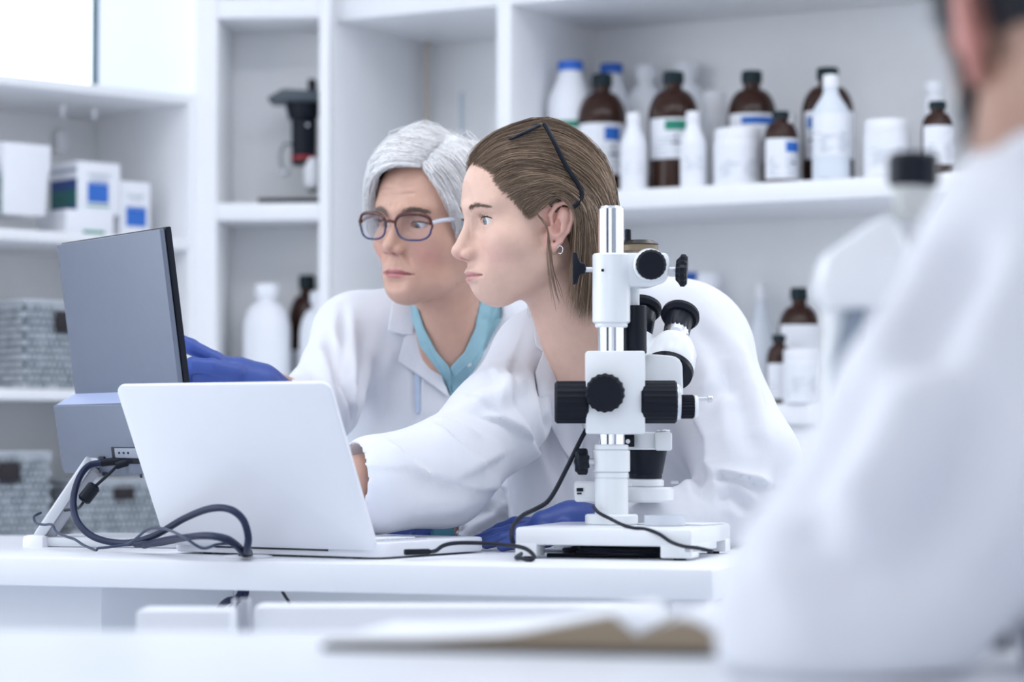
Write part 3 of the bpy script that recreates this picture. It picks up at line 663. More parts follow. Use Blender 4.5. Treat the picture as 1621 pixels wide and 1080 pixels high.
pcyl(757, 747, 27 * S1, 'sleeve_step'); pcyl(747, 713, 29.5 * S1, 'clamp_collar', bev=0.001); pcyl(713, 704, 27 * S1, 'collar_ring')
pcyl(706, 329, 21 * S1, 'chrome_post', CHROME, 0.002)
MB().cyl((PX, PYc, zz(331)), (PX, PYc, zz(327)), 20 * S1, 18 * S1, 40).build('post_cap', CHROME, mic)
# star clamp knob left of the collar
kc = P(921, 731, YM - 0.005)
star = []
for k in range(14):
    a = 2 * math.pi * k / 14; star.append(((20 if k % 2 == 0 else 12) * S1 * math.cos(a) * 0.8, (23 if k % 2 == 0 else 15) * S1 * math.sin(a)))
kx = Vector((0.35, -0.94, 0)); 
ktilt = Vector((1, 0.35, 0)).normalized()
MB().prism(star, kc - ktilt * 0.008, Vector((-0.35, 1, 0)).normalized(), (0, 0, 1), ktilt, 0.016, 0.003).build('star_knob', BLACK, mic)
MB().cyl(kc, (PX, PYc, kc.z), 0.0045, None, 12).build('knob_screw', STEEL, mic)
# cross light housing, stage ring light
MB().prism([(-58 * S1, -16 * S1), (-20 * S1, -16 * S1), (-20 * S1, 16 * S1), (-55 * S1, 16 * S1), (-58 * S1, 12 * S1)], P(968, 779, YM + 0.015), (1, 0, 0), (0, 0, 1), (0, 1, 0), 0.06, 0.003).build('lamp_bracket', MWHT, mic)
MB().box(P(918, 775.5, YM + 0.0138), (0.0085, 0.002, 0.0042), None).build('bracket_slot', BLACK, mic)
MB().box(P(917, 781.5, YM + 0.0138), (0.006, 0.002, 0.002), None).build('bracket_slot', BLACK, mic)
YR = YM + 0.075
MB().cyl(P(1022, 795, YR), P(1022, 771, YR), 44.5 * YR / F, None, 40, 0.003).build('ring_light', MWHT, mic)
MB().cyl(P(1022, 771, YR), P(1022, 759, YR), 29 * YR / F, None, 40, 0.002).build('ring_adapter', MWHT, mic)
MB().cyl(P(998, 767, YR - 0.023), P(998, 767, YR - 0.028), 0.0028, None, 12).build('ring_screw', STEEL, mic)
MB().cyl(P(1062, 764, YR), P(1074, 764, YR), 0.0018, None, 8).build('thumb_screw', STEEL, mic)
# objective cone and carrier
MB().cyl(P(1022, 758, YR), P(1022, 750, YR), 26 * YR / F, None, 36, 0.001).build('objective_ring', BLACK, mic)
MB().cyl(P(1022, 751, YR), P(1022, 712, YR), 27 * YR / F, 34 * YR / F, 36, 0.001).build('objective_cone', BLACK, mic)
MB().cyl(P(1020, 712, YR), P(1020, 684, YR), 42 * YR / F, 42 * YR / F, 36, 0.002).build('head_carrier', MWHT, mic)
MB().box(P(1050, 699, YR - 0.034), (0.022, 0.02, 0.024), None, 0.003).build('carrier_lug', MWHT, mic)
MB().box(P(996, 698, YR - 0.040), (0.013, 0.016, 0.016), None, 0.001).build('carrier_notch', BLACK, mic)
MB().cyl(P(994, 699, YR - 0.0485), P(994, 699, YR - 0.050), 0.003, None, 12).build('notch_screw', STEEL, mic)
MB().cyl(P(1050, 684, YR - 0.03), P(1050, 680, YR - 0.03), 0.009, None, 16, 0.001).build('lock_screw', STEEL, mic)
# focus block
def qbox(x0, x1, y0, y1, Y, depth, nm, mt=MWHT, bev=0.003, par=mic):
    a = P(x0, y1, Y); b = P(x1, y0, Y); c = (a + b) / 2 + Vector((0, depth / 2, 0))
    return MB().box(c, (b.x - a.x, depth, b.z - a.z), None, bev).build(nm, mt, par)
fb = MB().prism([((-40) * S1, 69 * S1), (53 * S1, 69 * S1), (53 * S1, -62 * S1), (-40 * S1, -62 * S1), (-40 * S1, 30 * S1), (-47 * S1, 24 * S1), (-47 * S1, 24.5 * S1), (-40 * S1, 38 * S1)][:5], P(968, 625, YM - 0.028), (1, 0, 0), (0, 0, 1), (0, 1, 0), 0.055, 0.003).build('focus_block', MWHT, mic)
qbox(1009, 1021, 557, 686, YM - 0.020, 0.05, 'slide_plate', MWHT, 0.002)
def knob(a, b, r, nm, mt=RUBBER, ribs=True, par=mic, bev=0.003, n=48, rd=0.0012):
    L = (Vector(b) - Vector(a)).length
    return MB().lathe([(0, 0), (r - bev, 0), (r, bev), (r, L - bev), (r - bev, L), (0, L)], a, Vector(b) - Vector(a), n, 1 if ribs else 0, rd).build(nm, mt, par)
YK = YM - 0.008
k1 = knob(P(931, 637, YK), P(878, 637, YK), 33.5 * S1, 'coarse_knob')
k2 = knob(P(1014, 636.5, YK), P(1072, 636.5, YK), 34 * S1, 'coarse_knob')
MB().cyl(P(1070, 636.5, YK), P(1077, 636.5, YK), 31 * S1, 29 * S1, 36, 0.001).build('knob_rim', STEEL, k2)
knob(P(1075, 644, YK), P(1100, 644, YK), 19 * S1, 'fine_knob', par=mic)
MB().cyl(P(1099, 644, YK), P(1105, 644, YK), 18.5 * S1, 17 * S1, 30, 0.001).build('fine_knob_cap', MWHT, mic)
MB().cyl(P(1104, 631.5, YK), P(1122, 631.5, YK), 0.0024, None, 12).build('lever_pin', STEEL, mic)
MB().cyl(P(1120, 631.5, YK), P(1128, 631.5, YK), 0.0042, None, 14, 0.0008).build('lever_tip', STEEL, mic)
knob(P(959, 622, YM - 0.026), P(956.5, 622.5, YM - 0.052), 31 * S1, 'tension_knob', n=36, rd=0.0015)
# upper arm block
pcyl(512, 402, 30 * S1, 'arm_collar', bev=0.002); pcyl(519, 511, 26 * S1, 'collar_lip')
MB().box(P(954, 428, YM - 0.0248), (0.0035, 0.001, 0.0035)).build('grub_screw', BLACK, mic)
MB().prism([(5 * S1, 24 * S1), (88 * S1, 24 * S1), (93 * S1, 10 * S1), (88 * S1, -20 * S1), (60 * S1, -30 * S1), (5 * S1, -30 * S1)], P(968, 424, YM - 0.012), (1, 0, 0), (0, 0, 1), (0, 1, 0), 0.045, 0.004).build('upper_arm', MWHT, mic)
MB().cyl(P(1028, 420, YM - 0.004), P(1028, 420, YM - 0.03), 27 * S1, 25 * S1, 36, 0.002).build('arm_boss', MWHT, mic)
knob(P(1030.5, 419, YM - 0.028), P(1031, 419, YM - 0.045), 24 * S1, 'arm_knob', n=40, rd=0.0006)
MB().cyl(P(1052, 427, YM), P(1070, 427, YM), 0.0035, None, 12).build('knob_shaft', STEEL, mic)
wing = [(0, -26 * S1), (7 * S1, -25 * S1), (12 * S1, -10 * S1), (20 * S1, -8 * S1), (22 * S1, 0), (20 * S1, 8 * S1), (12 * S1, 10 * S1), (7 * S1, 25 * S1), (0, 26 * S1)]
MB().lathe([(0, 0), (22 * S1, 0), (26 * S1, 4 * S1), (26 * S1, 10 * S1), (21 * S1, 13 * S1), (16 * S1, 18 * S1), (0, 19 * S1)], P(1088, 428.5, YM), Vector((-1, 0.12, 0.05)), 30, 1, 0.0022).build('lock_knob', BLACK, mic)
MB().prism(wing, P(906, 426, YM + 0.006), (1, 0, 0), (0, 0, 1), (0, -1, 0), 0.012, 0.002).build('wing_knob', BLACK, mic)
MB().cyl(P(926, 427, YM), P(945, 427, YM), 0.0035, None, 12).build('knob_shaft', STEEL, mic)
# optical body and binocular head, on the user's side
YB = YM + 0.085; S2 = YB / F
GAU = mat('black_gold_dial', (0.03, 0.026, 0.022), 0.3)
MB().cyl(P(1012, 399, YB - 0.03), P(1012, 388, YB - 0.03), 30 * S2, None, 32, 0.001).build('zoom_collar', mat('aged_brass_band', (0.22, 0.17, 0.11), 0.4), mic)
MB().cyl(P(1012, 388, YB - 0.03), P(1012, 381, YB - 0.03), 31 * S2, 24 * S2, 32, 0.001).build('zoom_dial', GAU, mic)
MB().cyl(P(994, 384, YB - 0.04), P(994, 363, YB - 0.04), 5 * S2, None, 12, 0.001).build('dial_pin', BLACK, mic)
MB().cyl(P(1004, 560, YM + 0.03), P(1004, 484, YM + 0.03), 20 * S1, None, 36, 0.001).build('column_tube', BLACK, mic)
MB().cyl(P(1004, 486, YM + 0.03), P(1004, 455, YM + 0.03), 8.5 * S1, None, 20, 0.001).build('column_rod', MWHT, mic)
MB().prism([(-2 * S2, 40 * S2), (48 * S2, 36 * S2), (58 * S2, 26 * S2), (60 * S2, -62 * S2), (-2 * S2, -62 * S2)], P(1022, 600, YB - 0.04), (1, 0, 0), (0, 0, 1), (0, 1, 0), 0.075, 0.006).build('optical_body', MWHT, mic)
ax = (P(1078, 488, YB + 0.08) - P(1062, 560, YB + 0.02)).normalized()
q0 = P(1060, 576, YB + 0.015)
MB().lathe([(0, -0.012), (0.030, -0.012), (0.034, 0.0), (0.033, 0.022), (0.026, 0.038), (0.017, 0.043), (0, 0.043)], q0, ax, 36).build('prism_housing', MWHT, mic)
MB().cyl(q0 - ax * 0.018, q0 - ax * 0.011, 0.033, 0.034, 36).build('housing_seal', BLACK, mic)
e0 = q0 + ax * 0.042
MB().cyl(e0, e0 + ax * 0.010, 0.019, 0.018, 32).build('eyepiece_ring', CHROME, mic)
e0 = e0 + ax * 0.010
MB().cyl(e0 - ax * 0.004, e0 + ax * 0.010, 0.0172, None, 32).build('eyepiece_sleeve', STEEL, mic)
MB().lathe([(0, 0.008), (0.0178, 0.008), (0.0185, 0.030), (0.0205, 0.034), (0.0205, 0.036), (0, 0.036)], e0, ax, 40, 1, 0.0008).build('eyepiece_barrel', BLACK, mic)
MB().lathe([(0.012, 0.034), (0.023, 0.034), (0.0265, 0.040), (0.0255, 0.046), (0.016, 0.043), (0.012, 0.034)], e0, ax, 40).build('eyecup', RUBBER, mic)
q1 = P(1004, 575, YB + 0.055); ax2 = (P(1018, 485, YB + 0.11) - q1).normalized()
MB().lathe([(0, -0.012), (0.030, -0.012), (0.033, 0.0), (0.032, 0.022), (0.026, 0.038), (0, 0.043)], q1, ax2, 36).build('prism_housing', MWHT, mic)
e1 = q1 + ax2 * 0.052
MB().cyl(e1 - ax2 * 0.004, e1 + ax2 * 0.036, 0.0185, 0.0195, 36, 0.001).build('eyepiece_barrel', BLACK, mic)
MB().lathe([(0.012, 0.034), (0.023, 0.034), (0.0265, 0.040), (0.0255, 0.046), (0.016, 0.043), (0.012, 0.034)], e1, ax2, 40).build('eyecup', RUBBER, mic)
# specimen items on the microscope base
CLR = mat('clear_plastic', (0.86, 0.89, 0.95), 0.12, trans=0.55, ior=1.2)
q = mo + eS * 0.168 + mS * 0.10
tag(MB().lathe([(0, 0), (0.026, 0), (0.026, 0.013), (0.0245, 0.013), (0.0245, 0.0015), (0, 0.0015)], (q.x, q.y, zb + 0.0005), (0, 0, 1), 36).build('petri_dish', CLR), 'small clear petri dish under the microscope lens', 'dish')
q = mo + eS * 0.18 + mS * 0.165
tag(MB().prism([(-0.06, -0.035), (0.03, -0.04), (0.045, 0.03), (-0.04, 0.036)], (q.x, q.y, zb + 0.0005), eS, mS, (0, 0, 1), 0.0012).build('paper_slip', LAB), 'white paper slip lying on the microscope base', 'paper')
# microscope leads
cable('microscope_lead', 'black lead curving down from the focus block to the desk', [P(928, 680, 3.26), P(915, 705, 3.255), P(898, 740, 3.25), P(880, 775, 3.245), P(866, 795, 3.24), P(848, 806, 3.235), P(828, 816, 3.21), P(813, 832, 3.185), P(810, 848, 3.17), P(813, 862, 3.165), P(822, 872, 3.16)], 0.0030)
cable('lamp_lead', 'black lead draped over the front of the microscope base', [P(940, 803, 3.235), P(948, 812, 3.2), P(965, 821, 3.175), P(985, 831, 3.13), P(1002, 836, 3.115), P(1022, 838, 3.11), P(1042, 845, 3.10), P(1062, 858, 3.09), P(1082, 865, 3.075), P(1105, 868, 3.06), P(1128, 873, 3.05)], 0.0023)
coil = thing('coiled_lead', 'black lead coiled flat under the microscope base', 'cable', mo + eS * 0.12 + mS * 0.08)
cp = mo + eS * 0.115 + mS * 0.075
pts = []
for k in range(64):
    a = k / 64 * 2 * math.pi * 5; rr = 1 + 0.18 * math.sin(k * 1.7)
    q = cp + eS * (0.062 * rr * math.cos(a)) + mS * (0.034 * rr * math.sin(a)); q.z = DZ + 0.003 + 0.0016 * (k / 12.8) ; pts.append(q)
q = mo + eS * 0.035 - mS * 0.0; q.z = DZ + 0.004
pts = [mo + eS * 0.03 + mS * 0.04 + Vector((0, 0, 0.003))] + pts
MB().tube(spline(pts, 4), 0.0026, 8).build('lead', MATC, coil)
# ================================================================== foreground table and what is around it
eF, mF = frame(math.radians(6)); RF = Matrix((eF, mF, Vector((0, 0, 1)))).transposed()
far = onz(800, 1003, DZ)
TABW = mat('glossy_white_table', (0.82, 0.85, 0.90), 0.32, var=0.01)
tb = thing('worktable', 'white glossy worktable in the blurred foreground', 'table', (far.x, far.y - 0.3, 0))
c = far - mF * 0.42; c.z = DZ - 0.015
MB().box(c, (2.4, 0.84, 0.03), RF, 0.004).build('tabletop', TABW, tb)
for u in (-1.1, 1.1):
    for v in (-0.78, -0.06):
        q = far + eF * u + mF * v; MB().box((q.x, q.y, (DZ - 0.03) / 2), (0.05, 0.05, DZ - 0.03), RF, 0.003).build('leg', PLA, tb)
# white cabinets between the two desks
def cab(x0, x1, ytop, Y, depth, txt, name='drawer_cabinet', dr=3):
    a = P(x0, ytop, Y); b = P(x1, ytop, Y); H = a.z; c = (a + b) / 2 + Vector((0, depth / 2, 0))
    t = thing(name, txt, 'cabinet', (c.x, c.y, 0))
    MB().box((c.x, c.y, H / 2), (b.x - a.x, depth, H), None, 0.004).build('body', WHITE, t)
    for k in range(dr):
        z0 = 0.05 + (H - 0.07) / dr * k; z1 = 0.05 + (H - 0.07) / dr * (k + 1) - 0.008
        d = MB().box((c.x, c.y - depth / 2 - 0.008, (z0 + z1) / 2), (b.x - a.x - 0.008, 0.016, z1 - z0), None, 0.002).build('drawer', WHITE, t)
        MB().box((c.x, c.y - depth / 2 - 0.02, z1 - 0.05), (0.06, 0.012, 0.01), None, 0.003).build('handle', STEEL, d)
cab(216, 366, 966, 2.55, 0.06, 'narrow white drawer cabinet standing between the desks at the left')
cab(402, 1040, 960, 2.62, 0.06, 'wide white drawer cabinet standing between the desks')
for px in (372, 384, 393):
    a = P(px, 948, 2.62); tag(MB().cyl((a.x, a.y, 0), (a.x, a.y, a.z), 0.0025, 0.0025, 10, 0.0005).build('metal_rod', STEEL), {372: 'thin steel rod nearest the narrow drawer cabinet', 384: 'middle thin steel rod in the gap between the cabinets', 393: 'thin steel rod nearest the wide drawer cabinet'}[px], 'rod')
# open notebook
nb0 = onz(505, 1030, DZ); nb1 = onz(1135, 1042, DZ)
eN = (nb1 - nb0); NWD = eN.length; eN.normalize(); mN = Vector((-eN.y, eN.x, 0))
TAN = mat('tan_page_edges', (0.30, 0.235, 0.165), 0.7, var=0.15, scale=300); COVER = mat('dark_cover', (0.035, 0.04, 0.055), 0.5); PAGE = mat('white_page', (0.84, 0.86, 0.90), 0.6)
nbk = thing('notebook', 'open notebook with tan page edges on the foreground table', 'notebook', nb0 + eN * NWD / 2 + mN * 0.1)
MB().prism(rrect(NWD, 0.20, 0.006, 3), nb0 + eN * NWD / 2, eN, mN, (0, 0, 1), 0.0042, 0.001).build('cover', COVER, nbk)
def pages(u0, u1, hs, nm):
    n = 14; bot = []; top = []
    for k in range(n + 1):
        f = k / n; bot.append((u0 + (u1 - u0) * f, 0.0044)); top.append((u0 + (u1 - u0) * f, 0.0044 + np.interp(f, [h[0] for h in hs], [h[1] for h in hs])))
    blk = MB().prism(bot + top[::-1], nb0 + mN * 0.004, eN, (0, 0, 1), -mN if False else mN, 0.188)
    # keep page edges tan, top page white
    o = blk.build(nm, TAN, nbk)
    tp = MB(); vs = []; fs = []
    for k in range(n + 1):
        f = k / n; u = u0 + (u1 - u0) * f; h = top[k][1] + 0.0008
        for w in (0.004, 0.192):
            q = nb0 + eN * u + mN * w; vs.append((q.x, q.y, DZ + h))
    for k in range(n): fs.append((2 * k, 2 * k + 2, 2 * k + 3, 2 * k + 1))
    tp.add(vs, fs); s = tp.build('page', PAGE, o); md = s.modifiers.new('solidify', 'SOLIDIFY'); md.thickness = 0.0004
pages(0.004, NWD * 0.80, [(0, 0.0015), (0.3, 0.003), (0.6, 0.008), (0.85, 0.020), (0.95, 0.024), (1, 0.010)], 'page_block')
pages(NWD * 0.80, NWD - 0.004, [(0, 0.008), (0.3, 0.016), (0.6, 0.022), (0.85, 0.018), (1, 0.012)], 'page_block')
# handheld device lying on the table at right
q = onz(1540, 1030, DZ)
dv = thing('handheld_device', 'small dark handheld device with a pale button beside the man', 'device', (q.x, q.y, DZ))
MB().prism(rrect(0.052, 0.035, 0.008, 4), (q.x, q.y, DZ + 0.0005), (1, 0, 0), (0, 1, 0), (0, 0, 1), 0.013, 0.003).build('body', mat('slate_plastic', (0.16, 0.19, 0.22), 0.5), dv)
MB().cyl((q.x - 0.001, q.y - 0.0005, DZ + 0.007), (q.x - 0.001, q.y - 0.003, DZ + 0.007), 0.006, None, 16).build('button', PLA, dv)
MB().box((q.x + 0.021, q.y + 0.016, DZ + 0.007), (0.012, 0.036, 0.015), None, 0.003).build('end_cap', BLACK, dv)
# ---- second microscope, out of focus beside the man
Y2 = 2.05; K2 = Y2 / F
q = P(1400, 700, Y2)
m2 = thing('second_microscope', 'white microscope with a black eyepiece, blurred beside the man', 'microscope', (q.x, q.y, DZ))
MB().cyl(P(1446, 296, Y2), P(1446, 243, Y2), 41 * K2, None, 32, 0.003).build('eyepiece', BLACK, m2)
MB().cyl(P(1440, 345, Y2), P(1446, 294, Y2), 24 * K2, 34 * K2, 32, 0.002).build('eyepiece_neck', mat('beige_enamel', (0.55, 0.56, 0.55), 0.4), m2)
MB().prism([(-80 * K2, 0), (8 * K2, 60 * K2), (30 * K2, 60 * K2), (60 * K2, -20 * K2), (60 * K2, -80 * K2), (-70 * K2, -90 * K2), (-95 * K2, -60 * K2)], P(1390, 400, Y2 - 0.03), (1, 0, 0), (0, 0, 1), (0, 1, 0), 0.07, 0.008).build('head', MWHT, m2)
MB().prism([(-80 * K2, 60 * K2), (30 * K2, 60 * K2), (0 * K2, -330 * K2), (-110 * K2, -330 * K2)], P(1400, 470, Y2 + 0.0), (1, 0, 0), (0, 0, 1), (0, 1, 0), 0.06, 0.006).build('arm', MWHT, m2)
MB().prism([(-36 * K2, -80 * K2), (-2 * K2, 70 * K2), (30 * K2, 70 * K2), (2 * K2, -70 * K2)], P(1345, 545, Y2 - 0.012), (1, 0, 0), (0, 0, 1), (0, 1, 0), 0.01, 0.002).build('side_plate', mat('grey_side_plate', (0.24, 0.29, 0.36), 0.5), m2)
qb = P(1390, 800, Y2)
MB().box((qb.x, qb.y + 0.02, DZ + 0.02), (0.16, 0.2, 0.04), None, 0.008).build('base', MWHT, m2)
# ================================================================== people: implicit surfaces meshed with surface nets
class Field:
    def __init__(s, lo, hi, h):
        s.h = h; s.lo = np.array(lo, dtype=np.float64); n = np.ceil((np.array(hi) - s.lo) / h).astype(int) + 1
        s.ax = [(s.lo[i] + h * np.arange(n[i])).astype(np.float32) for i in range(3)]
        s.d = np.full(tuple(n), 1.0, dtype=np.float32); s.sym = False
    def sub(s, lo, hi, pad):
        sl = []
        for i in range(3):
            a = int(np.clip(np.floor((lo[i] - pad - s.lo[i]) / s.h), 0, len(s.ax[i]))); b = int(np.clip(np.ceil((hi[i] + pad - s.lo[i]) / s.h) + 1, 0, len(s.ax[i])))
            sl.append(slice(a, b))
        return tuple(sl)
    def coords(s, sl):
        X, Y, Z = np.meshgrid(s.ax[0][sl[0]], s.ax[1][sl[1]], s.ax[2][sl[2]], indexing='ij', sparse=True)
        return X, Y, Z
    def _apply(s, sl, e, k, op):
        d = s.d[sl]
        if op == 'u':
            if k > 0:
                h = np.maximum(k - np.abs(d - e), 0) / k; s.d[sl] = np.minimum(d, e) - h * h * k * 0.25
            else: s.d[sl] = np.minimum(d, e)
        else:
            e = -e
            if k > 0:
                h = np.maximum(k - np.abs(d - e), 0) / k; s.d[sl] = np.maximum(d, e) + h * h * k * 0.25
            else: s.d[sl] = np.maximum(d, e)
    def ell(s, c, r, k=0.0, op='u', R=None, sym=False):
        for sg in ((1, -1) if sym else (1,)):
            cc = (c[0] * sg, c[1], c[2]); m = max(r) if R is not None else None
            rr = (m, m, m) if m else r
            sl = s.sub([cc[i] - rr[i] for i in range(3)], [cc[i] + rr[i] for i in range(3)], k + 0.06 * (s.h > 0.003) + 0.012)
            X, Y, Z = s.coords(sl); x, y, z = X - cc[0], Y - cc[1], Z - cc[2]
            if R is not None:
                Q = np.array(R).T
                x, y, z = (Q[0, 0] * x + Q[0, 1] * y + Q[0, 2] * z), (Q[1, 0] * x + Q[1, 1] * y + Q[1, 2] * z), (Q[2, 0] * x + Q[2, 1] * y + Q[2, 2] * z)
                if sg < 0: pass
            k0 = np.sqrt((x / r[0]) ** 2 + (y / r[1]) ** 2 + (z / r[2]) ** 2); k1 = np.sqrt((x / r[0] ** 2) ** 2 + (y / r[1] ** 2) ** 2 + (z / r[2] ** 2) ** 2) + 1e-9
            s._apply(sl, (k0 * (k0 - 1) / k1).astype(np.float32), k, op)
        return s
    def cap(s, a, b, r0, r1=None, k=0.0, op='u', sym=False):
        r1 = r0 if r1 is None else r1; m = max(r0, r1)
        for sg in ((1, -1) if sym else (1,)):
            A = np.array([a[0] * sg, a[1], a[2]], dtype=np.float64); Bv = np.array([b[0] * sg, b[1], b[2]], dtype=np.float64)
            sl = s.sub(np.minimum(A, Bv) - m, np.maximum(A, Bv) + m, k + 0.06 * (s.h > 0.003) + 0.012)
            X, Y, Z = s.coords(sl); ab = Bv - A; L2 = max(float(ab @ ab), 1e-12)
            t = np.clip(((X - A[0]) * ab[0] + (Y - A[1]) * ab[1] + (Z - A[2]) * ab[2]) / L2, 0, 1)
            e = np.sqrt((X - A[0] - t * ab[0]) ** 2 + (Y - A[1] - t * ab[1]) ** 2 + (Z - A[2] - t * ab[2]) ** 2) - (r0 + (r1 - r0) * t)
            s._apply(sl, e.astype(np.float32), k, op)
        return s
    def chain(s, pts, rs, k=0.0, k0=None, op='u', sym=False):
        for i in range(len(pts) - 1):
            s.cap(pts[i], pts[i + 1], rs[i], rs[i + 1], k if (i or k0 is None) else k0, op, sym)
        return s
    def plane(s, n, c, k=0.0):        # remove everything where n.p > c
        X, Y, Z = s.coords((slice(None),) * 3); e = c - (X * n[0] + Y * n[1] + Z * n[2])
        s._apply((slice(None),) * 3, (e + 0 * s.d).astype(np.float32), k, 's'); return s
    def carve(s, poly, ymax, k=0.004):
        """remove what lies inside a photo-plane outline nearer than ymax (a neck opening)"""
        X, Y, Z = s.coords((slice(None),) * 3)
        qy = Y * math.cos(TH) + (Z - CAMZ) * math.sin(TH); qz = -Y * math.sin(TH) + (Z - CAMZ) * math.cos(TH)
        U = (810.5 + F * X / qy).astype(np.float32); V = (540 - F * qz / qy + 0 * X).astype(np.float32); U = U + 0 * V
        d2 = np.full(U.shape, 1e12, dtype=np.float32); ins = np.zeros(U.shape, dtype=bool); n = len(poly)
        for i in range(n):
            ax_, ay = poly[i]; bx, by = poly[(i + 1) % n]; ex, ey = bx - ax_, by - ay
            t = np.clip(((U - ax_) * ex + (V - ay) * ey) / (ex * ex + ey * ey), 0, 1)
            d2 = np.minimum(d2, (U - ax_ - t * ex) ** 2 + (V - ay - t * ey) ** 2)
            c1 = (ay > V) != (by > V); ins ^= c1 & (U < (bx - ax_) * (V - ay) / ((by - ay) if by != ay else 1e-9) + ax_)
        e = np.sqrt(d2) * (3.6 / F); e = np.where(ins, -e, e); e = np.maximum(e, Y - ymax)
        s._apply((slice(None),) * 3, e.astype(np.float32), k, 's'); return s
    def mesh(s):
        d = s.d; S = d < 0; nx, ny, nz = d.shape
        cs = [S[i:nx - 1 + i, j:ny - 1 + j, k:nz - 1 + k] for i in (0, 1) for j in (0, 1) for k in (0, 1)]
        cnt = sum(c.astype(np.int8) for c in cs); act = (cnt > 0) & (cnt < 8)
        idx = np.argwhere(act); num = len(idx)
        vid = np.full(act.shape, -1, dtype=np.int64); vid[act] = np.arange(num)
        corner = [(i, j, k) for i in (0, 1) for j in (0, 1) for k in (0, 1)]
        vals = np.stack([d[idx[:, 0] + i, idx[:, 1] + j, idx[:, 2] + k] for i, j, k in corner], 1)
        acc = np.zeros((num, 3)); w = np.zeros(num)
        for a in range(8):
            for b in range(a + 1, 8):
                ca, cb = np.array(corner[a]), np.array(corner[b])
                if np.abs(ca - cb).sum() != 1: continue
                va, vb = vals[:, a], vals[:, b]; cr = (va < 0) != (vb < 0)
                t = np.where(cr, va / np.where(cr, va - vb, 1), 0)
                acc += np.where(cr[:, None], ca[None] + t[:, None] * (cb - ca)[None], 0); w += cr
        V = s.lo + s.h * (idx + acc / w[:, None])
        faces = []
        for axis in range(3):
            sl0 = [slice(None)] * 3; sl1 = [slice(None)] * 3
            sl0[axis] = slice(0, -1); sl1[axis] = slice(1, None)
            A = S[tuple(sl0)]; Bq = S[tuple(sl1)]; cr = A != Bq
            o1, o2 = [(1, 2), (2, 0), (0, 1)][axis]
            e = np.argwhere(cr); ok = (e[:, o1] > 0) & (e[:, o2] > 0) & (e[:, o1] < act.shape[o1]) & (e[:, o2] < act.shape[o2]); e = e[ok]
            def g(da, db):
                q = e.copy(); q[:, o1] += da; q[:, o2] += db; return vid[q[:, 0], q[:, 1], q[:, 2]]
            q = np.stack([g(-1, -1), g(0, -1), g(0, 0), g(-1, 0)], 1)
            flip = ~A[e[:, 0], e[:, 1], e[:, 2]]; q[flip] = q[flip][:, ::-1]
            faces.append(q)
        Fq = np.concatenate(faces); Fq = Fq[(Fq >= 0).all(1)]
        return V, Fq
def vnormals(V, Fq):
    a = V[Fq[:, 2]] - V[Fq[:, 0]]; b = V[Fq[:, 3]] - V[Fq[:, 1]]; n = np.cross(a, b); N = np.zeros_like(V)
    for i in range(4): np.add.at(N, Fq[:, i], n)
    return N / (np.linalg.norm(N, axis=1, keepdims=True) + 1e-12)
def relax(V, Fq, it=2, f=0.5):
    for _ in range(it):
        A = np.zeros_like(V); c = np.zeros(len(V))
        for i in range(4):
            for j in (1, 3):
                np.add.at(A, Fq[:, i], V[Fq[:, (i + j) % 4]]); np.add.at(c, Fq[:, i], 1)
        V = V + f * (A / np.maximum(c, 1)[:, None] - V)
    return V
def polydist(V, pts):
    best = np.full(len(V), 1e9)
    for a, b in zip(pts, pts[1:]):
        a = np.array(a); b = np.array(b); ab = b - a; t = np.clip(((V - a) @ ab) / (ab @ ab + 1e-12), 0, 1)
        best = np.minimum(best, np.linalg.norm(V - a - t[:, None] * ab, axis=1))
    return best
def crease(V, N, pts, w, dep):
    d = polydist(V, pts); return V - N * (dep * np.exp(-(d / w) ** 2))[:, None]
def bvh_of(V, Fq): return BVHTree.FromPolygons([tuple(v) for v in V], [tuple(int(i) for i in f) for f in Fq])
def hit(bv, px, py):
    d = ray(px, py).normalized(); r = bv.ray_cast(CAM, d); return r
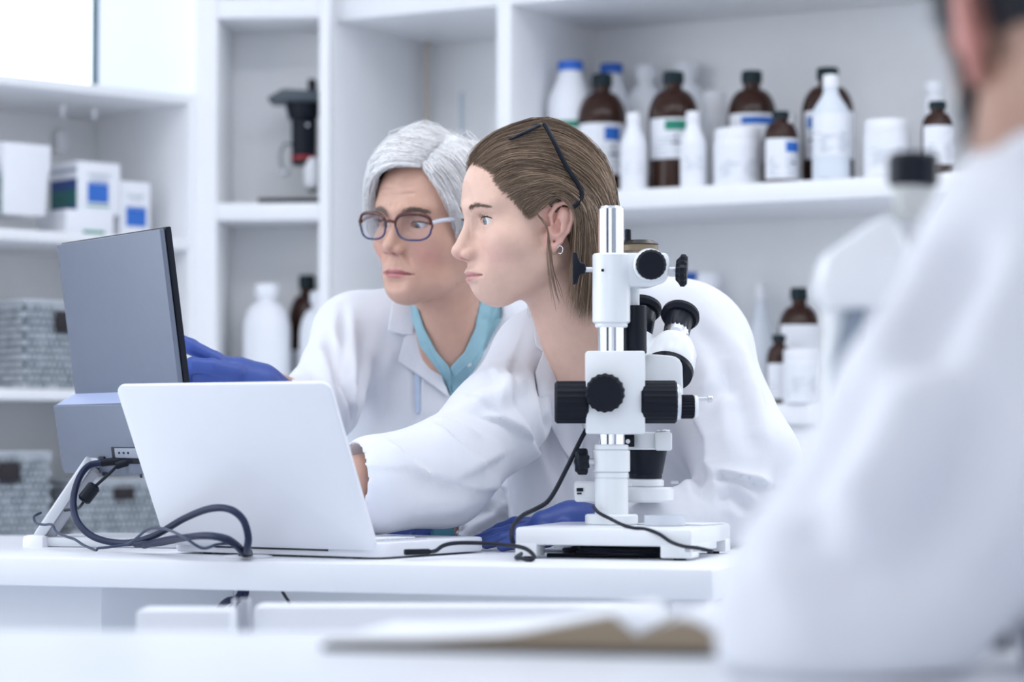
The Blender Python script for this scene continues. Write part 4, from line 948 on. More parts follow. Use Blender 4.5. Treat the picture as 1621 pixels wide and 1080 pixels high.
def folds(V, Fq, strokes):
    """cloth folds: photo-plane strokes laid on the surface; side>0 raises a ridge beside each groove"""
    bv = bvh_of(V, Fq); N = vnormals(V, Fq); out = V.copy()
    for st in strokes:
        pts, w, dep = st[0], st[1], st[2]; P3 = []
        for a, b in zip(pts, pts[1:]):
            for k in range(6):
                f = k / 6; h = hit(bv, a[0] + (b[0] - a[0]) * f, a[1] + (b[1] - a[1]) * f)
                if h[0] is not None: P3.append(np.array(h[0]))
        h = hit(bv, *pts[-1])
        if h[0] is not None: P3.append(np.array(h[0]))
        if len(P3) < 2: continue
        L = np.concatenate([[0], np.cumsum([np.linalg.norm(b - a) for a, b in zip(P3, P3[1:])])]); L /= L[-1]
        best = np.full(len(V), 1e9); tt = np.zeros(len(V))
        for i, (a, b) in enumerate(zip(P3, P3[1:])):
            ab = b - a
            if ab @ ab > 0.0016: continue
            t = np.clip(((V - a) @ ab) / (ab @ ab + 1e-12), 0, 1); dd = np.linalg.norm(V - a - t[:, None] * ab, axis=1)
            m = dd < best; best[m] = dd[m]; tt[m] = (L[i] + (L[i + 1] - L[i]) * t)[m]
        tap = np.clip(np.minimum(tt, 1 - tt) * 4, 0.15, 1) if len(st) != 4 else 1.0
        x = best / w
        if len(st) >= 5:            # overlapping fold: one side stands proud and drops into the crease
            sgn = np.zeros(len(V)); bb = np.full(len(V), 1e9)
            q = V - np.array(CAM); zc = q @ np.array(_fw); Un = F * q[:, 0] / zc; Vn = -F * (q @ np.array(_up)) / zc
            for a, b in zip(pts, pts[1:]):
                ax_, ay, bx, by = a[0] - 810.5, a[1] - 540, b[0] - 810.5, b[1] - 540; ex, ey = bx - ax_, by - ay
                t = np.clip(((Un - ax_) * ex + (Vn - ay) * ey) / (ex * ex + ey * ey), 0, 1)
                dd = (Un - ax_ - t * ex) ** 2 + (Vn - ay - t * ey) ** 2; m = dd < bb; bb[m] = dd[m]; sgn[m] = np.sign((ex * (Vn - ay) - ey * (Un - ax_)))[m]
            xs = x * sgn * st[4]
            prof = np.where(xs > 0, np.exp(-xs / 2.2), -0.35 * np.exp(xs / 1.2)) * (1 - np.exp(-(x / 0.35) ** 2) * 0.5)
            out += N * (dep * tap * prof * (x < 9))[:, None]
        else:
            out -= N * (dep * tap * (np.exp(-x ** 2) - 0.45 * np.exp(-((x - 1.9) / 0.9) ** 2)))[:, None]
    return out
def sheet(name, poly, Y_or_bvh, off, th, m, parent, step=5.0, bulge=0.0, Yfall=None):
    """a cut piece of cloth (collar, lapel) lying on a body: outline filled, laid on the surface, given thickness"""
    bd = []
    n = len(poly)
    for i in range(n):
        a, b = poly[i], poly[(i + 1) % n]; L = math.hypot(b[0] - a[0], b[1] - a[1]); k = max(1, int(L / step))
        for j in range(k): bd.append((a[0] + (b[0] - a[0]) * j / k, a[1] + (b[1] - a[1]) * j / k))
    xs = [p[0] for p in bd]; ys = [p[1] for p in bd]; pts = [Vector(p) for p in bd]
    def inside(x, y):
        r = False
        for i in range(n):
            (x0, y0), (x1, y1) = poly[i], poly[(i + 1) % n]
            if (y0 > y) != (y1 > y) and x < (x1 - x0) * (y - y0) / (y1 - y0) + x0: r = not r
        return r
    y = min(ys) + step / 2; row = 0
    while y < max(ys):
        x = min(xs) + (step / 2 if row % 2 else step)
        while x < max(xs):
            if inside(x, y) and min((x - p[0]) ** 2 + (y - p[1]) ** 2 for p in bd) > (step * 0.5) ** 2: pts.append(Vector((x, y)))
            x += step
        y += step * 0.87; row += 1
    vs, _, fs, *_ = delaunay_2d_cdt(pts, [], [list(range(len(bd)))], 1, 1e-4)
    Ys = []
    for v in vs:
        h = hit(Y_or_bvh, v.x, v.y); Ys.append(h[0].y if h[0] is not None and (Yfall is None or abs(h[0].y - Yfall) < 0.09) else None)
    known = [(v, yy) for v, yy in zip(vs, Ys) if yy is not None]
    W = []
    for v, yy in zip(vs, Ys):
        if yy is None: yy = min(known, key=lambda q: (q[0] - v).length_squared)[1] if known else Yfall
        W.append(yy)
    W = np.array(W); nb_ = [set() for _ in vs]
    for f in fs:
        for i in range(len(f)): nb_[f[i]].add(f[(i + 1) % len(f)]); nb_[f[(i + 1) % len(f)]].add(f[i])
    for _ in range(3): W = np.array([0.4 * W[i] + 0.6 * np.mean([W[j] for j in nb_[i]]) if nb_[i] else W[i] for i in range(len(W))])
    V3 = [P(v.x, v.y, W[i] - off) for i, v in enumerate(vs)]
    o = mkobj(name, V3, [tuple(f) for f in fs], m, parent, 180)
    md = o.modifiers.new('solidify', 'SOLIDIFY'); md.thickness = th; md.offset = 0
    md = o.modifiers.new('bevel', 'SUBSURF'); md.levels = 1; md.render_levels = 1
    return o
# ------------------------------------------------------------------ strands of hair as thin tubes
def strand_mesh(curves, radii, cols, sides=3):
    """curves: (n, m, 3) array, radii (n,), cols (n, 3)"""
    n, m, _ = curves.shape
    T = np.gradient(curves, axis=1); T /= np.linalg.norm(T, axis=2, keepdims=True) + 1e-12
    ref = np.array([0.31, 0.2, 0.93]); U = np.cross(T, ref); U /= np.linalg.norm(U, axis=2, keepdims=True) + 1e-9; Wv = np.cross(T, U)
    tp = np.ones(m); tp[-3:] = [0.85, 0.6, 0.2]
    if m > 8: tp[:3] = [0.25, 0.6, 0.9]
    ang = np.arange(sides) * 2 * np.pi / sides
    V = curves[:, :, None, :] + (U[:, :, None, :] * np.cos(ang)[None, None, :, None] + Wv[:, :, None, :] * np.sin(ang)[None, None, :, None]) * (radii[:, None, None, None] * tp[None, :, None, None])
    V = V.reshape(-1, 3)
    base = (np.arange(n) * m * sides)[:, None, None] + (np.arange(m - 1) * sides)[None, :, None]
    k = np.arange(sides)[None, None, :]; k2 = (np.arange(sides) + 1)[None, None, :] % sides
    Fq = np.stack([base + k, base + k2, base + sides + k2, base + sides + k], -1).reshape(-1, 4)
    C = np.repeat(cols, m * sides, axis=0)
    return V, Fq, C
def guide_strands(guides, n, m, push, rng, jit=0.004, layer=0.008, wav=0.0015, lenv=0.15, endjit=0.006):
    """interpolate between ordered guide polylines"""
    G = np.array([[tuple(q) for q in spline(g, 8)][:: 1] for g in guides]); g, L, _ = G.shape
    nc = max(2, n // 10); cs_ = rng.random(nc) * (g - 1); cid = rng.integers(0, nc, n); coff = rng.normal(0, jit, (nc, 1, 3)); jit = jit * 0.55
    s = np.clip(cs_[cid] + rng.normal(0, 0.045, n), 0, g - 1.0001); i = np.minimum(s.astype(int), g - 2); f = (s - i)[:, None, None]
    C = G[i] * (1 - f) + G[i + 1] * f
    t0 = 0.05 * rng.random((n, 1)) ** 2; t = t0 + np.linspace(0, 1, m)[None, :] * (1 - t0 - lenv * rng.random((n, 1)))
    x = t * (L - 1); k = np.minimum(x.astype(int), L - 2); fr = (x - k)[..., None]; rows = np.arange(n)[:, None]
    C = C[rows, k] * (1 - fr) + C[rows, k + 1] * fr
    off = rng.normal(0, jit, (n, 1, 3)) + coff[cid]; C = C + off * (0.4 + 0.6 * t[..., None]) + rng.normal(0, endjit, (n, 1, 3)) * (t[..., None] ** 2)
    ph = rng.random((n, 1)) * 6.28; fq = 3 + 4 * rng.random((n, 1))
    C = C + (wav * np.sin(ph + t * fq * 3))[..., None] * rng.normal(0, 1, (n, 1, 3))
    lay = layer * rng.random((n, 1)) * np.clip(t * 6, 0.25, 1)
    guide_strands.cid = np.concatenate([guide_strands.cid, cid + guide_strands.base]); guide_strands.base += nc
    return push(C, lay)
guide_strands.cid = np.zeros(0, dtype=int); guide_strands.base = 0
def clump_shade(n, rng, mixv=0.6):
    c = guide_strands.cid[-n:]; u = rng.random(guide_strands.base + 1); return (mixv * u[c] + (1 - mixv) * rng.random(n))[:, None]
def ell_push(c, r):
    c = np.array(c); r = np.array(r)
    def f(C, lay):
        q = (C - c); k = np.sqrt(((q / r) ** 2).sum(-1)); want = 1 + lay / r.mean()
        s = np.where(k < want, want / np.maximum(k, 1e-3), 1.0)
        s = 1 + (s - 1) * np.clip(np.linspace(0, 1, C.shape[1]) * 5.0, 0.12, 1)[None, :]; return c + q * s[..., None]
    return f
# ------------------------------------------------------------------ head
def build_head(h, neck_base, neck_r, kind):
    f = Field((-0.092, -0.125, -0.235), (0.092, 0.132, 0.125), h)
    f.ell((0, -0.003, 0.028), (0.0715, 0.087, 0.080))
    f.ell((0, 0.042, 0.040), (0.060, 0.054, 0.058), 0.03)
    f.ell((0, 0.043 if kind == 'old' else 0.040, -0.035), (0.056, 0.050, 0.076 if kind == 'old' else 0.069), 0.03)
    f.ell((0.042, 0.056, -0.030), (0.022, 0.024, 0.020), 0.03, sym=True)
    cy, cz = (0.064, 0.005) if kind == 'young' else (0.079, 0.0)
    f.cap((0.050, 0.004, -0.062), (0.014, cy - 0.006, -0.097 + cz), 0.015, 0.014, 0.035, sym=True)
    f.ell((0, cy, -0.0965 + cz), (0.017, 0.0145, 0.0150), 0.022)
    if kind == 'old': f.ell((0.036, 0.046, -0.086), (0.014, 0.020, 0.015), 0.022, sym=True)
    f.ell((0, 0.072, -0.071), (0.031, 0.026, 0.028), 0.02)
    f.cap((0.010, 0.0895, 0.017), (0.042, 0.074, 0.021), 0.008, 0.007, 0.02, sym=True)
    f.cap((0.062, 0.03, -0.085), (0.05, 0.0, -0.06), 0.0, 0.0, 0.0) if False else None
    # neck towards its base, given in head space
    nbv = np.array(neck_base); f.cap((0, -0.018, -0.045), tuple(nbv), neck_r, neck_r * 1.05, 0.03)
    f.cap((0.030, -0.012, -0.06), tuple(nbv * np.array([1, 1, 1]) + np.array([0.012, 0.022, 0.0])), 0.012, 0.010, 0.02, sym=False)
    f.cap((-0.030, -0.012, -0.06), tuple(nbv + np.array([-0.012, 0.022, 0.0])), 0.012, 0.010, 0.02)
    # eye sockets, lids
    f.ell((0.031, 0.103, -0.001), (0.0185, 0.0185, 0.0125), 0.016, 's', sym=True)
    f.ell((0.031, 0.0735, -0.001), (0.0140, 0.0140, 0.0132), 0.006, sym=True)
    op, oz = (0.0052, -0.0018) if kind == 'young' else (0.0040, -0.0036)
    f.ell((0.0328, 0.0890, oz), (0.0142, 0.0140, op), 0.0010, 's', sym=True)
    # nose
    nz = 0.0 if kind == 'young' else 0.0055
    f.ell((0, 0.0905, -0.040 + nz), (0.0150, 0.0130, 0.0150), 0.010)
    f.cap((0, 0.0885, 0.006), (0, 0.1115, -0.036 + nz), 0.0065, 0.0078, 0.014)
    f.ell((0, 0.1135, -0.0405 + nz), (0.0088, 0.0088, 0.0082), 0.006)
    f.ell((0.0112, 0.1020, -0.0450 + nz), (0.0064, 0.0105, 0.0070), 0.005, sym=True)
    f.cap((0, 0.1105, -0.0470 + nz), (0, 0.0965, -0.0510 + nz), 0.0034, 0.004, 0.006)
    f.ell((0.0066, 0.1050, -0.0522 + nz), (0.0040, 0.0068, 0.0052), 0.0012, 's', sym=True)
    # lips
    lz = -0.0735; mw = 1.0 if kind == 'young' else 1.13; dn = 0.0 if kind == 'young' else 0.0012
    up = 0.0035 if kind == 'young' else 0.0028
    f.chain([(0, 0.0985, lz + 0.0045), (0.010, 0.0960, lz + 0.0045), (0.0235 * mw, 0.0850, lz + 0.0005 - dn)], [up, up, 0.0018], 0.006, sym=True)
    f.chain([(0, 0.0962, lz - 0.0055), (0.010, 0.0940, lz - 0.0050), (0.0225 * mw, 0.0850, lz - 0.0008 - dn)], [0.0045, 0.0042, 0.0018], 0.007, sym=True)
    f.chain([(0, 0.1035, lz), (0.012, 0.1000, lz + 0.0004), (0.0255 * mw, 0.0890, lz - 0.0006 - dn)], [0.0024, 0.0024, 0.0016], 0.0012, op='s', sym=True)
    f.ell((0, 0.1015, -0.0885), (0.014, 0.006, 0.0050), 0.012, 's')
    # ears
    for sg in (1, -1):
        E = np.array([0.0715, -0.002, -0.014]); b = np.array([0.42, -0.90, 0]); u = np.array([0.10, -0.20, 0.97])
        def e(a, c, o=0.0): q = E + b * a * 1.1 + u * c * 1.12 + np.array([1, 0.4, 0]) * o; return (q[0] * sg, q[1], q[2])
        f.chain([e(-0.008, -0.014), e(0.004, -0.004), e(0.007, 0.016)], [0.0055, 0.0085, 0.0085], 0.006)
        f.ell(e(0.001, -0.001, 0.0045), (0.0052, 0.0085, 0.0115), 0.003, 's')
        f.chain([e(-0.006, 0.003, 0.003), e(-0.010, 0.015, 0.004), e(-0.005, 0.026, 0.004), e(0.006, 0.030, 0.003), e(0.0165, 0.023, 0.002), e(0.0195, 0.009, 0.001), e(0.0160, -0.006, 0.0), e(0.009, -0.018, 0.0)], [0.0026, 0.0032, 0.0034, 0.0034, 0.0034, 0.0032, 0.003, 0.003], 0.003)
        f.chain([e(0.004, 0.020, 0.001), e(0.0105, 0.010, 0.002), e(0.0095, -0.004, 0.002), e(0.002, -0.014, 0.002)], [0.0024, 0.0028, 0.0028, 0.003], 0.003)
        f.chain([e(0.008, -0.019), e(0.001, -0.027), e(-0.007, -0.026)], [0.0035, 0.0050, 0.0045], 0.005)
        f.ell(e(-0.0085, -0.004, 0.004), (0.003, 0.004, 0.0055), 0.003); f.chain([e(-0.008, -0.012, -0.002), e(-0.006, -0.022, -0.001)], [0.006, 0.0055], 0.004)
    V, Fq = f.mesh()
    V = relax(V, Fq, 1, 0.4); N = vnormals(V, Fq)
    def sym(pts): return [pts, [(-x, y, z) for x, y, z in pts]]
    def cr(pts, w, dep):
        nonlocal V
        for q in sym(pts): V = crease(V, N, q, w, dep)
    if kind == 'old':
        cr([(0.0155, 0.096, -0.045), (0.024, 0.088, -0.060), (0.030, 0.078, -0.074)], 0.0036, 0.0034)
        cr([(0.027, 0.083, -0.077), (0.032, 0.075, -0.090), (0.032, 0.066, -0.102)], 0.0030, 0.0024)
        cr([(0.018, 0.087, -0.0125), (0.032, 0.083, -0.0195), (0.044, 0.073, -0.0165)], 0.0028, 0.0022)
        cr([(0.020, 0.09, 0.0055), (0.032, 0.088, 0.0085), (0.045, 0.078, 0.0045)], 0.0020, 0.0016)
        cr([(0.005, 0.098, 0.010), (0.006, 0.099, 0.027)], 0.0024, 0.0024); cr([(0.0, 0.104, 0.002), (0.012, 0.093, 0.004)], 0.0018, 0.0010)
        for k in range(5): cr([(0.044 + 0.003 * k, 0.064 - 0.004 * k, -0.046 - 0.002 * k), (0.046 + 0.002 * k, 0.056 - 0.006 * k, -0.070 - 0.002 * k), (0.040 + 0.003 * k, 0.054 - 0.008 * k, -0.090)], 0.0024, 0.0016)
        for k in range(4): cr([(0.048, 0.069, -0.002 - 0.005 * k), (0.060, 0.052, 0.004 - 0.009 * k)], 0.0022, 0.0014)
        for zz_ in (0.040, 0.050, 0.060): cr([(0.0, 0.1, zz_), (0.03, 0.093, zz_ + 0.003)], 0.0026, 0.0013)
        for k in range(4): cr([(0.004 + 0.006 * k, 0.097 - 0.002 * k, -0.057), (0.004 + 0.006 * k, 0.098 - 0.002 * k, -0.066)], 0.0022, 0.0010)
        for k in range(5): cr([(-0.026 + 0.012 * k, 0.035, -0.115), (-0.020 + 0.010 * k, 0.025, -0.20)], 0.003, 0.0030)
    else:
        cr([(0.0155, 0.096, -0.046), (0.026, 0.085, -0.066)], 0.004, 0.0008)
        cr([(0.020, 0.086, -0.0105), (0.034, 0.082, -0.0155), (0.046, 0.072, -0.011)], 0.0026, 0.0012); cr([(0.020, 0.09, 0.0062), (0.032, 0.088, 0.0088), (0.046, 0.078, 0.0048)], 0.0018, 0.0016)
        for k in range(3): cr([(0.050, 0.066, -0.001 - 0.004 * k), (0.059, 0.053, 0.002 - 0.007 * k)], 0.0012, 0.0006)
    # skin colour: lips, cheeks, nose tip, ears
    base = np.array([0.73, 0.485, 0.39]) if kind == 'young' else np.array([0.61, 0.37, 0.285])
    C = np.tile(base, (len(V), 1)); x = np.abs(V[:, 0]); y = V[:, 1]; z = V[:, 2]
    def mix(col, a): 
        nonlocal C
        C = C * (1 - a[:, None]) + np.array(col)[None] * a[:, None]
    gs = lambda c, r: np.exp(-(((x - c[0]) / r[0]) ** 2 + ((y - c[1]) / r[1]) ** 2 + ((z - c[2]) / r[2]) ** 2))
    mix((0.78, 0.42, 0.37) if kind == 'young' else (0.66, 0.30, 0.25), (0.5 if kind == 'young' else 0.7) * gs((0.040, 0.070, -0.045), (0.022, 0.03, 0.020)))
    mix((0.72, 0.32, 0.29), 0.5 * gs((0.0, 0.114, -0.047), (0.016, 0.014, 0.009)))
    mix((0.80, 0.40, 0.35), 0.5 * (x > 0.066) * (y < 0.016) * (z < 0.03) * (z > -0.045))
    half = np.interp(x, [0, 0.008, 0.016, 0.024, 0.026], [0.0066, 0.0070, 0.0046, 0.0012, 0.0])
    halfl = np.interp(x, [0, 0.010, 0.018, 0.024, 0.026], [0.0082, 0.0076, 0.0050, 0.0012, 0.0])
    lip = np.where(z > lz, np.clip((half - (z - lz)) / 0.0016, 0, 1), np.clip((halfl - (lz - z)) / 0.0016, 0, 1)) * (y > 0.078) * (x < 0.026)
    mix((0.60, 0.27, 0.27) if kind == 'young' else (0.50, 0.17, 0.19), 0.8 * lip)
    mix((0.20, 0.05, 0.05), 0.85 * gs((0.0066, 0.105, -0.0500 + nz), (0.0034, 0.006, 0.0035)))
    mix((0.22, 0.06, 0.07), 0.8 * np.exp(-((z - lz + dn * (x / 0.02) ** 2) / 0.0012) ** 2) * (y > 0.08) * (x < 0.024))  # groove between the lips darkened, shade put into the colour
    mix((0.42, 0.24, 0.20), 0.5 * gs((0.031, 0.08, 0.0065), (0.015, 0.02, 0.004)))
    return V, Fq, C, f
SKIN = mat('skin', (0.7, 0.5, 0.42), 0.44, var=0.10, scale=55, bump=0.22, bscale=650, sss=0.0, attr='Col', spec=0.4)
HAIRM = mat('hair', (0.3, 0.2, 0.1), 0.30, var=0.12, scale=60, attr='Col', spec=0.5)
COATM = mat('white_coat_cotton', (0.73, 0.745, 0.80), 0.75, var=0.015, scale=20, bump=0.12, bscale=700, sheen=0.15)
TEAL = mat('pale_teal_cotton', (0.31, 0.53, 0.61), 0.75, var=0.05, scale=60, bump=0.15, bscale=700)
GLOVE = mat('blue_nitrile', (0.040, 0.080, 0.31), 0.42, var=0.08, scale=40, bump=0.15, bscale=260)
EYEM = mat('eye', (0.8, 0.8, 0.8), 0.08, var=0.0, attr='Col', spec=0.6)
def head_matrix(origin, fwd, roll=0.0, pitch=0.0):
    f = Vector(fwd).normalized(); u = Vector((0, 0, 1)); r = f.cross(u).normalized(); u = r.cross(f)
    M = Matrix((r, f, u)).transposed()
    M = M @ Matrix.Rotation(pitch, 3, 'X') @ Matrix.Rotation(roll, 3, 'Y')
    return M, Vector(origin)
def xf(V, M, o): return np.asarray(V) @ np.array(M).T + np.array(o)
def inv(p, M, o): return tuple(M.transposed() @ (Vector(p) - o))
def eyes(parent, M, o, gaze, iris):
    for sg in (1, -1):
        c = np.array([0.031 * sg, 0.0735, -0.001]); g = np.array(gaze) / np.linalg.norm(gaze)
        bm = bmesh.new(); bmesh.ops.create_uvsphere(bm, u_segments=40, v_segments=28, radius=0.0124)
        bm.verts.index_update(); V = np.array([tuple(v.co) for v in bm.verts]); fs = [[v.index for v in f.verts] for f in bm.faces]; bm.free()
        # pole +Z -> gaze
        q = Vector((0, 0, 1)).rotation_difference(Vector(g)).to_matrix(); V = V @ np.array(q).T
        a = np.degrees(np.arccos(np.clip((V @ g) / 0.0124, -1, 1))); C = np.tile(np.array([0.74, 0.72, 0.72]), (len(V), 1))
        C[a < 29] = np.array(iris) * 0.5; C[a < 25] = iris; C[a < 12.5] = (0.01, 0.01, 0.012)
        mkobj('eyeball', xf(V + c, M, o), fs, EYEM, parent, 180, colors=C)
def brows(parent, M, o, col, rng, thick=1.0, bv=None, inner=0.0):
    cur = []
    for sg in (1, -1):
        for k in range(int(170 * thick)):
            t = rng.random(); x = 0.0135 + 0.034 * t; z = 0.0165 + 0.0055 * math.sin(min(t * 1.25, 1) * 2.2) - 0.004 * t - inner * (1 - t) ** 2 + rng.normal(0, 0.0016 * (1.15 - 0.6 * t) * (thick ** 0.4)); y0 = 0.120
            L = 0.0065
            pts = []
            for j in range(4):
                xx = x + L * j / 3 * 0.9; zz_ = z + L * j / 3 * (0.5 - 0.75 * t)
                h = bv.ray_cast(Vector((xx * sg, 0.16, zz_)), Vector((0, -1, 0)))
                yy = h[0].y if h[0] is not None else 0.09
                pts.append((xx * sg, yy + 0.0005 + 0.0004 * j, zz_))
            cur.append(pts)
    cur = np.array(cur); n = len(cur); C = np.array(col)[None] * (0.7 + 0.6 * rng.random((n, 1)))
    V, Fq, CC = strand_mesh(cur, np.full(n, 0.00028), C)
    tag(mkobj('eyebrows', xf(V, M, o), Fq, HAIRM, parent, 180, colors=CC), kind='stuff')
def lashes(parent, M, o, kind, bv):
    op, oz = (0.0052, -0.0018) if kind == 'young' else (0.0040, -0.0036)
    LM = mat('lash_brown', (0.03, 0.02, 0.018), 0.6)
    for sg in (1, -1):
        pts = []; cur = []
        for k in range(13):
            a = -0.95 + 1.9 * k / 12; xx = 0.0328 + 0.0140 * a; zz_ = oz + op * math.sqrt(max(0, 1 - a * a)) + 0.0007
            h = bv.ray_cast(Vector((xx * sg, 0.16, zz_)), Vector((0, -1, 0)))
            yy = h[0].y if h[0] is not None else 0.085
            yy = min(yy, 0.0905); p = Vector((xx * sg, yy + 0.0003, zz_)); pts.append(Vector(M @ p) + o)
            if k > 1:
                for j in range(2):
                    d = Vector((sg * (0.25 + 0.5 * (k / 12)) + RNG.normal(0, 0.1), 1.0, 0.25 + RNG.normal(0, 0.1))).normalized(); L = 0.0062 + 0.0015 * RNG.random()
                    cur.append([p + d * (L * t) + Vector((0, 0, 0.0022 * t * t)) for t in (0, 0.33, 0.66, 1.0)])
        MB().tube(pts, [0.0002, 0.0004, 0.0006, 0.0007, 0.0008, 0.0008, 0.0009, 0.0009, 0.0009, 0.0009, 0.0008, 0.0007, 0.0004], 6).build('lash_line', LM, parent, 180)
        C3 = np.array([[tuple(q) for q in c] for c in cur]); V, Fq, CC = strand_mesh(C3, np.full(len(C3), 0.00022), np.full((len(C3), 3), 0.03))
        tag(mkobj('eyelashes', xf(V, M, o), Fq, LM, parent, 180), kind='stuff')
# ================================================================== gloves / hands
def hand(palm, fingers, h=0.0022, wrist=None):
    """palm: list of (point, radius) pairs; fingers: list of point lists with radii"""
    pts = [p for p, r in palm] + [q for f in fingers for q, r in f]; A = np.array([tuple(p) for p in pts])
    f = Field(A.min(0) - 0.03, A.max(0) + 0.03, h)
    for (a, ra), (b, rb) in zip(palm, palm[1:]): f.cap(tuple(a), tuple(b), ra, rb, 0.018)
    for fg in fingers:
        for i, ((a, ra), (b, rb)) in enumerate(zip(fg, fg[1:])): f.cap(tuple(a), tuple(b), ra, rb, 0.004 if i else 0.007)
    V, Fq = f.mesh(); return relax(V, Fq, 1, 0.4), Fq
def cloth(fld, strokes=(), noise=0.0008, it=3):
    V, Fq = fld.mesh(); V = relax(V, Fq, it, 0.5)
    if strokes: V = folds(V, Fq, [(q[0], q[1], q[2] * (2.0 if len(q) < 4 else 1.7)) + tuple(q[3:]) for q in strokes]); V = relax(V, Fq, 1, 0.35)
    if noise:
        N = vnormals(V, Fq); x, y, z = V.T
        n = np.sin(23 * x + 31 * z + 2 * np.sin(17 * z)) * np.sin(19 * y + 27 * z + 1.3) + 0.6 * np.sin(57 * x - 41 * z + 3 * np.sin(21 * y)) * np.sin(44 * y + 13)
        V = V + N * (noise * n)[:, None]
    return V, Fq
T3 = lambda p: tuple(p)
# ================================================================== younger woman (brown hair, profile)
Mh, oh = head_matrix(P(845, 349, 3.45), (-0.927, -0.375, 0.0), roll=0.0, pitch=math.radians(-3))
nb_y = inv(P(925, 575, 3.50), Mh, oh)
Vh, Fh, Ch, fld = build_head(0.0017, nb_y, 0.047, 'young')
bvl = bvh_of(Vh, Fh)
# arms and torso of the body under the coat, right hand on the keyboard
bf = Field(P(560, 870, 3.30) - Vector((0.12, 0.16, 0.14)), P(1260, 430, 3.75) + Vector((0.08, 0.14, 0.06)), 0.007)
bf.ell(T3(P(965, 660, 3.70)), (0.13, 0.08, 0.17)); bf.ell(T3(P(970, 800, 3.70)), (0.13, 0.08, 0.13), 0.05)
bf.cap(T3(P(850, 560, 3.60)), T3(P(1085, 545, 3.62)), 0.055, 0.055, 0.05)
bf.cap(T3(P(925, 575, 3.52)), T3(P(940, 640, 3.62)), 0.048, 0.05, 0.03)
bf.chain([T3(P(850, 570, 3.58)), T3(P(760, 690, 3.42)), T3(P(640, 750, 3.335)), T3(P(560, 768, 3.285))], [0.045, 0.032, 0.037, 0.038], 0.02)
bf.chain([T3(P(1100, 570, 3.62)), T3(P(1182, 740, 3.50)), T3(P(1165, 800, 3.465)), T3(P(1000, 840, 3.385))], [0.05, 0.038, 0.032, 0.024], 0.02)
V1, F1 = bf.mesh()
kz = DZ + 0.035
w0 = P(562, 768, 3.286)
hp = [(w0, 0.026), (Vector((w0.x - 0.03, w0.y - 0.01, w0.z - 0.028)), 0.024), (Vector((w0.x - 0.055, w0.y - 0.02, kz + 0.012)), 0.020)]
fg = []
kn = hp[2][0]
for k, (du, L) in enumerate(((-0.028, 0.060), (-0.009, 0.070), (0.010, 0.066), (0.028, 0.052))):
    b0 = kn + mA * du; d = Vector((-0.95, -0.30, 0)).normalized()
    fg.append([(b0, 0.0095), (b0 + d * L * 0.5 + Vector((0, 0, 0.008)), 0.0088), (b0 + d * L * 0.8 + Vector((0, 0, -0.006)), 0.0078), (Vector((*(b0 + d * L).xy, kz - 0.003)), 0.007)])
fg.append([(hp[1][0] - mA * 0.02, 0.012), (hp[1][0] - mA * 0.035 + Vector((-0.03, 0, -0.01)), 0.0105), (hp[1][0] - mA * 0.036 + Vector((-0.055, -0.005, -0.012)), 0.009)])
V2, F2 = hand(hp, fg)
Vw = xf(Vh, Mh, oh)
skin1 = np.array([0.42, 0.22, 0.16])
VV = np.concatenate([Vw, V1, V2]); FF = np.concatenate([Fh, F1 + len(Vw), F2 + len(Vw) + len(V1)])
CC = np.concatenate([Ch, np.tile([0.52, 0.31, 0.24], (len(V1) + len(V2), 1))])
young = tag(mkobj('person', VV, FF, SKIN, None, 180, origin=P(965, 860, 3.66), colors=CC), 'woman with brown shoulder-length hair in a white lab coat, in profile, reaching to the laptop', 'person')
eyes(young, Mh, oh, (0.0, 1, -0.10), (0.16, 0.21, 0.25))
brows(young, Mh, oh, (0.26, 0.185, 0.135), RNG, 1.0, bvl); lashes(young, Mh, oh, 'young', bvl)
# hair
def mir(g): return [[(-x, y, z) for x, y, z in q] for q in g]
YG = [[(-0.002, 0.088, 0.0844), (-0.012, 0.055, 0.1132), (-0.028, -0.02, 0.1312), (-0.04, -0.0833, 0.0835), (-0.045, -0.0972, 0), (-0.042, -0.0776, -0.115)],
      [(-0.022, 0.086, 0.079), (-0.045, 0.045, 0.1006), (-0.064, -0.02, 0.0952), (-0.062, -0.0751, 0.045), (-0.058, -0.0833, -0.03), (-0.052, -0.0661, -0.128)],
      [(-0.043, 0.076, 0.064), (-0.062, 0.046, 0.0772), (-0.078, -0.01, 0.064), (-0.076, -0.0587, 0.022), (-0.07, -0.0677, -0.04), (-0.06, -0.0546, -0.135)],
      [(-0.055, 0.066, 0.038), (-0.071, 0.036, 0.05), (-0.083, -0.006, 0.044), (-0.084, -0.0431, 0.012), (-0.077, -0.0513, -0.045), (-0.066, -0.0431, -0.138)],
      [(-0.063, 0.048, 0.016), (-0.076, 0.026, 0.03), (-0.085, -0.004, 0.036), (-0.088, -0.0333, 0.01), (-0.081, -0.0398, -0.045), (-0.068, -0.0333, -0.132)],
      [(-0.068, 0.034, -0.002), (-0.079, 0.018, 0.016), (-0.086, -0.002, 0.028), (-0.09, -0.026, 0.008), (-0.083, -0.0316, -0.04), (-0.07, -0.024, -0.122)]]
ypush = ell_push((0, -0.006, 0.032), (0.0765, 0.090, 0.087))
rg = np.random.default_rng(3)
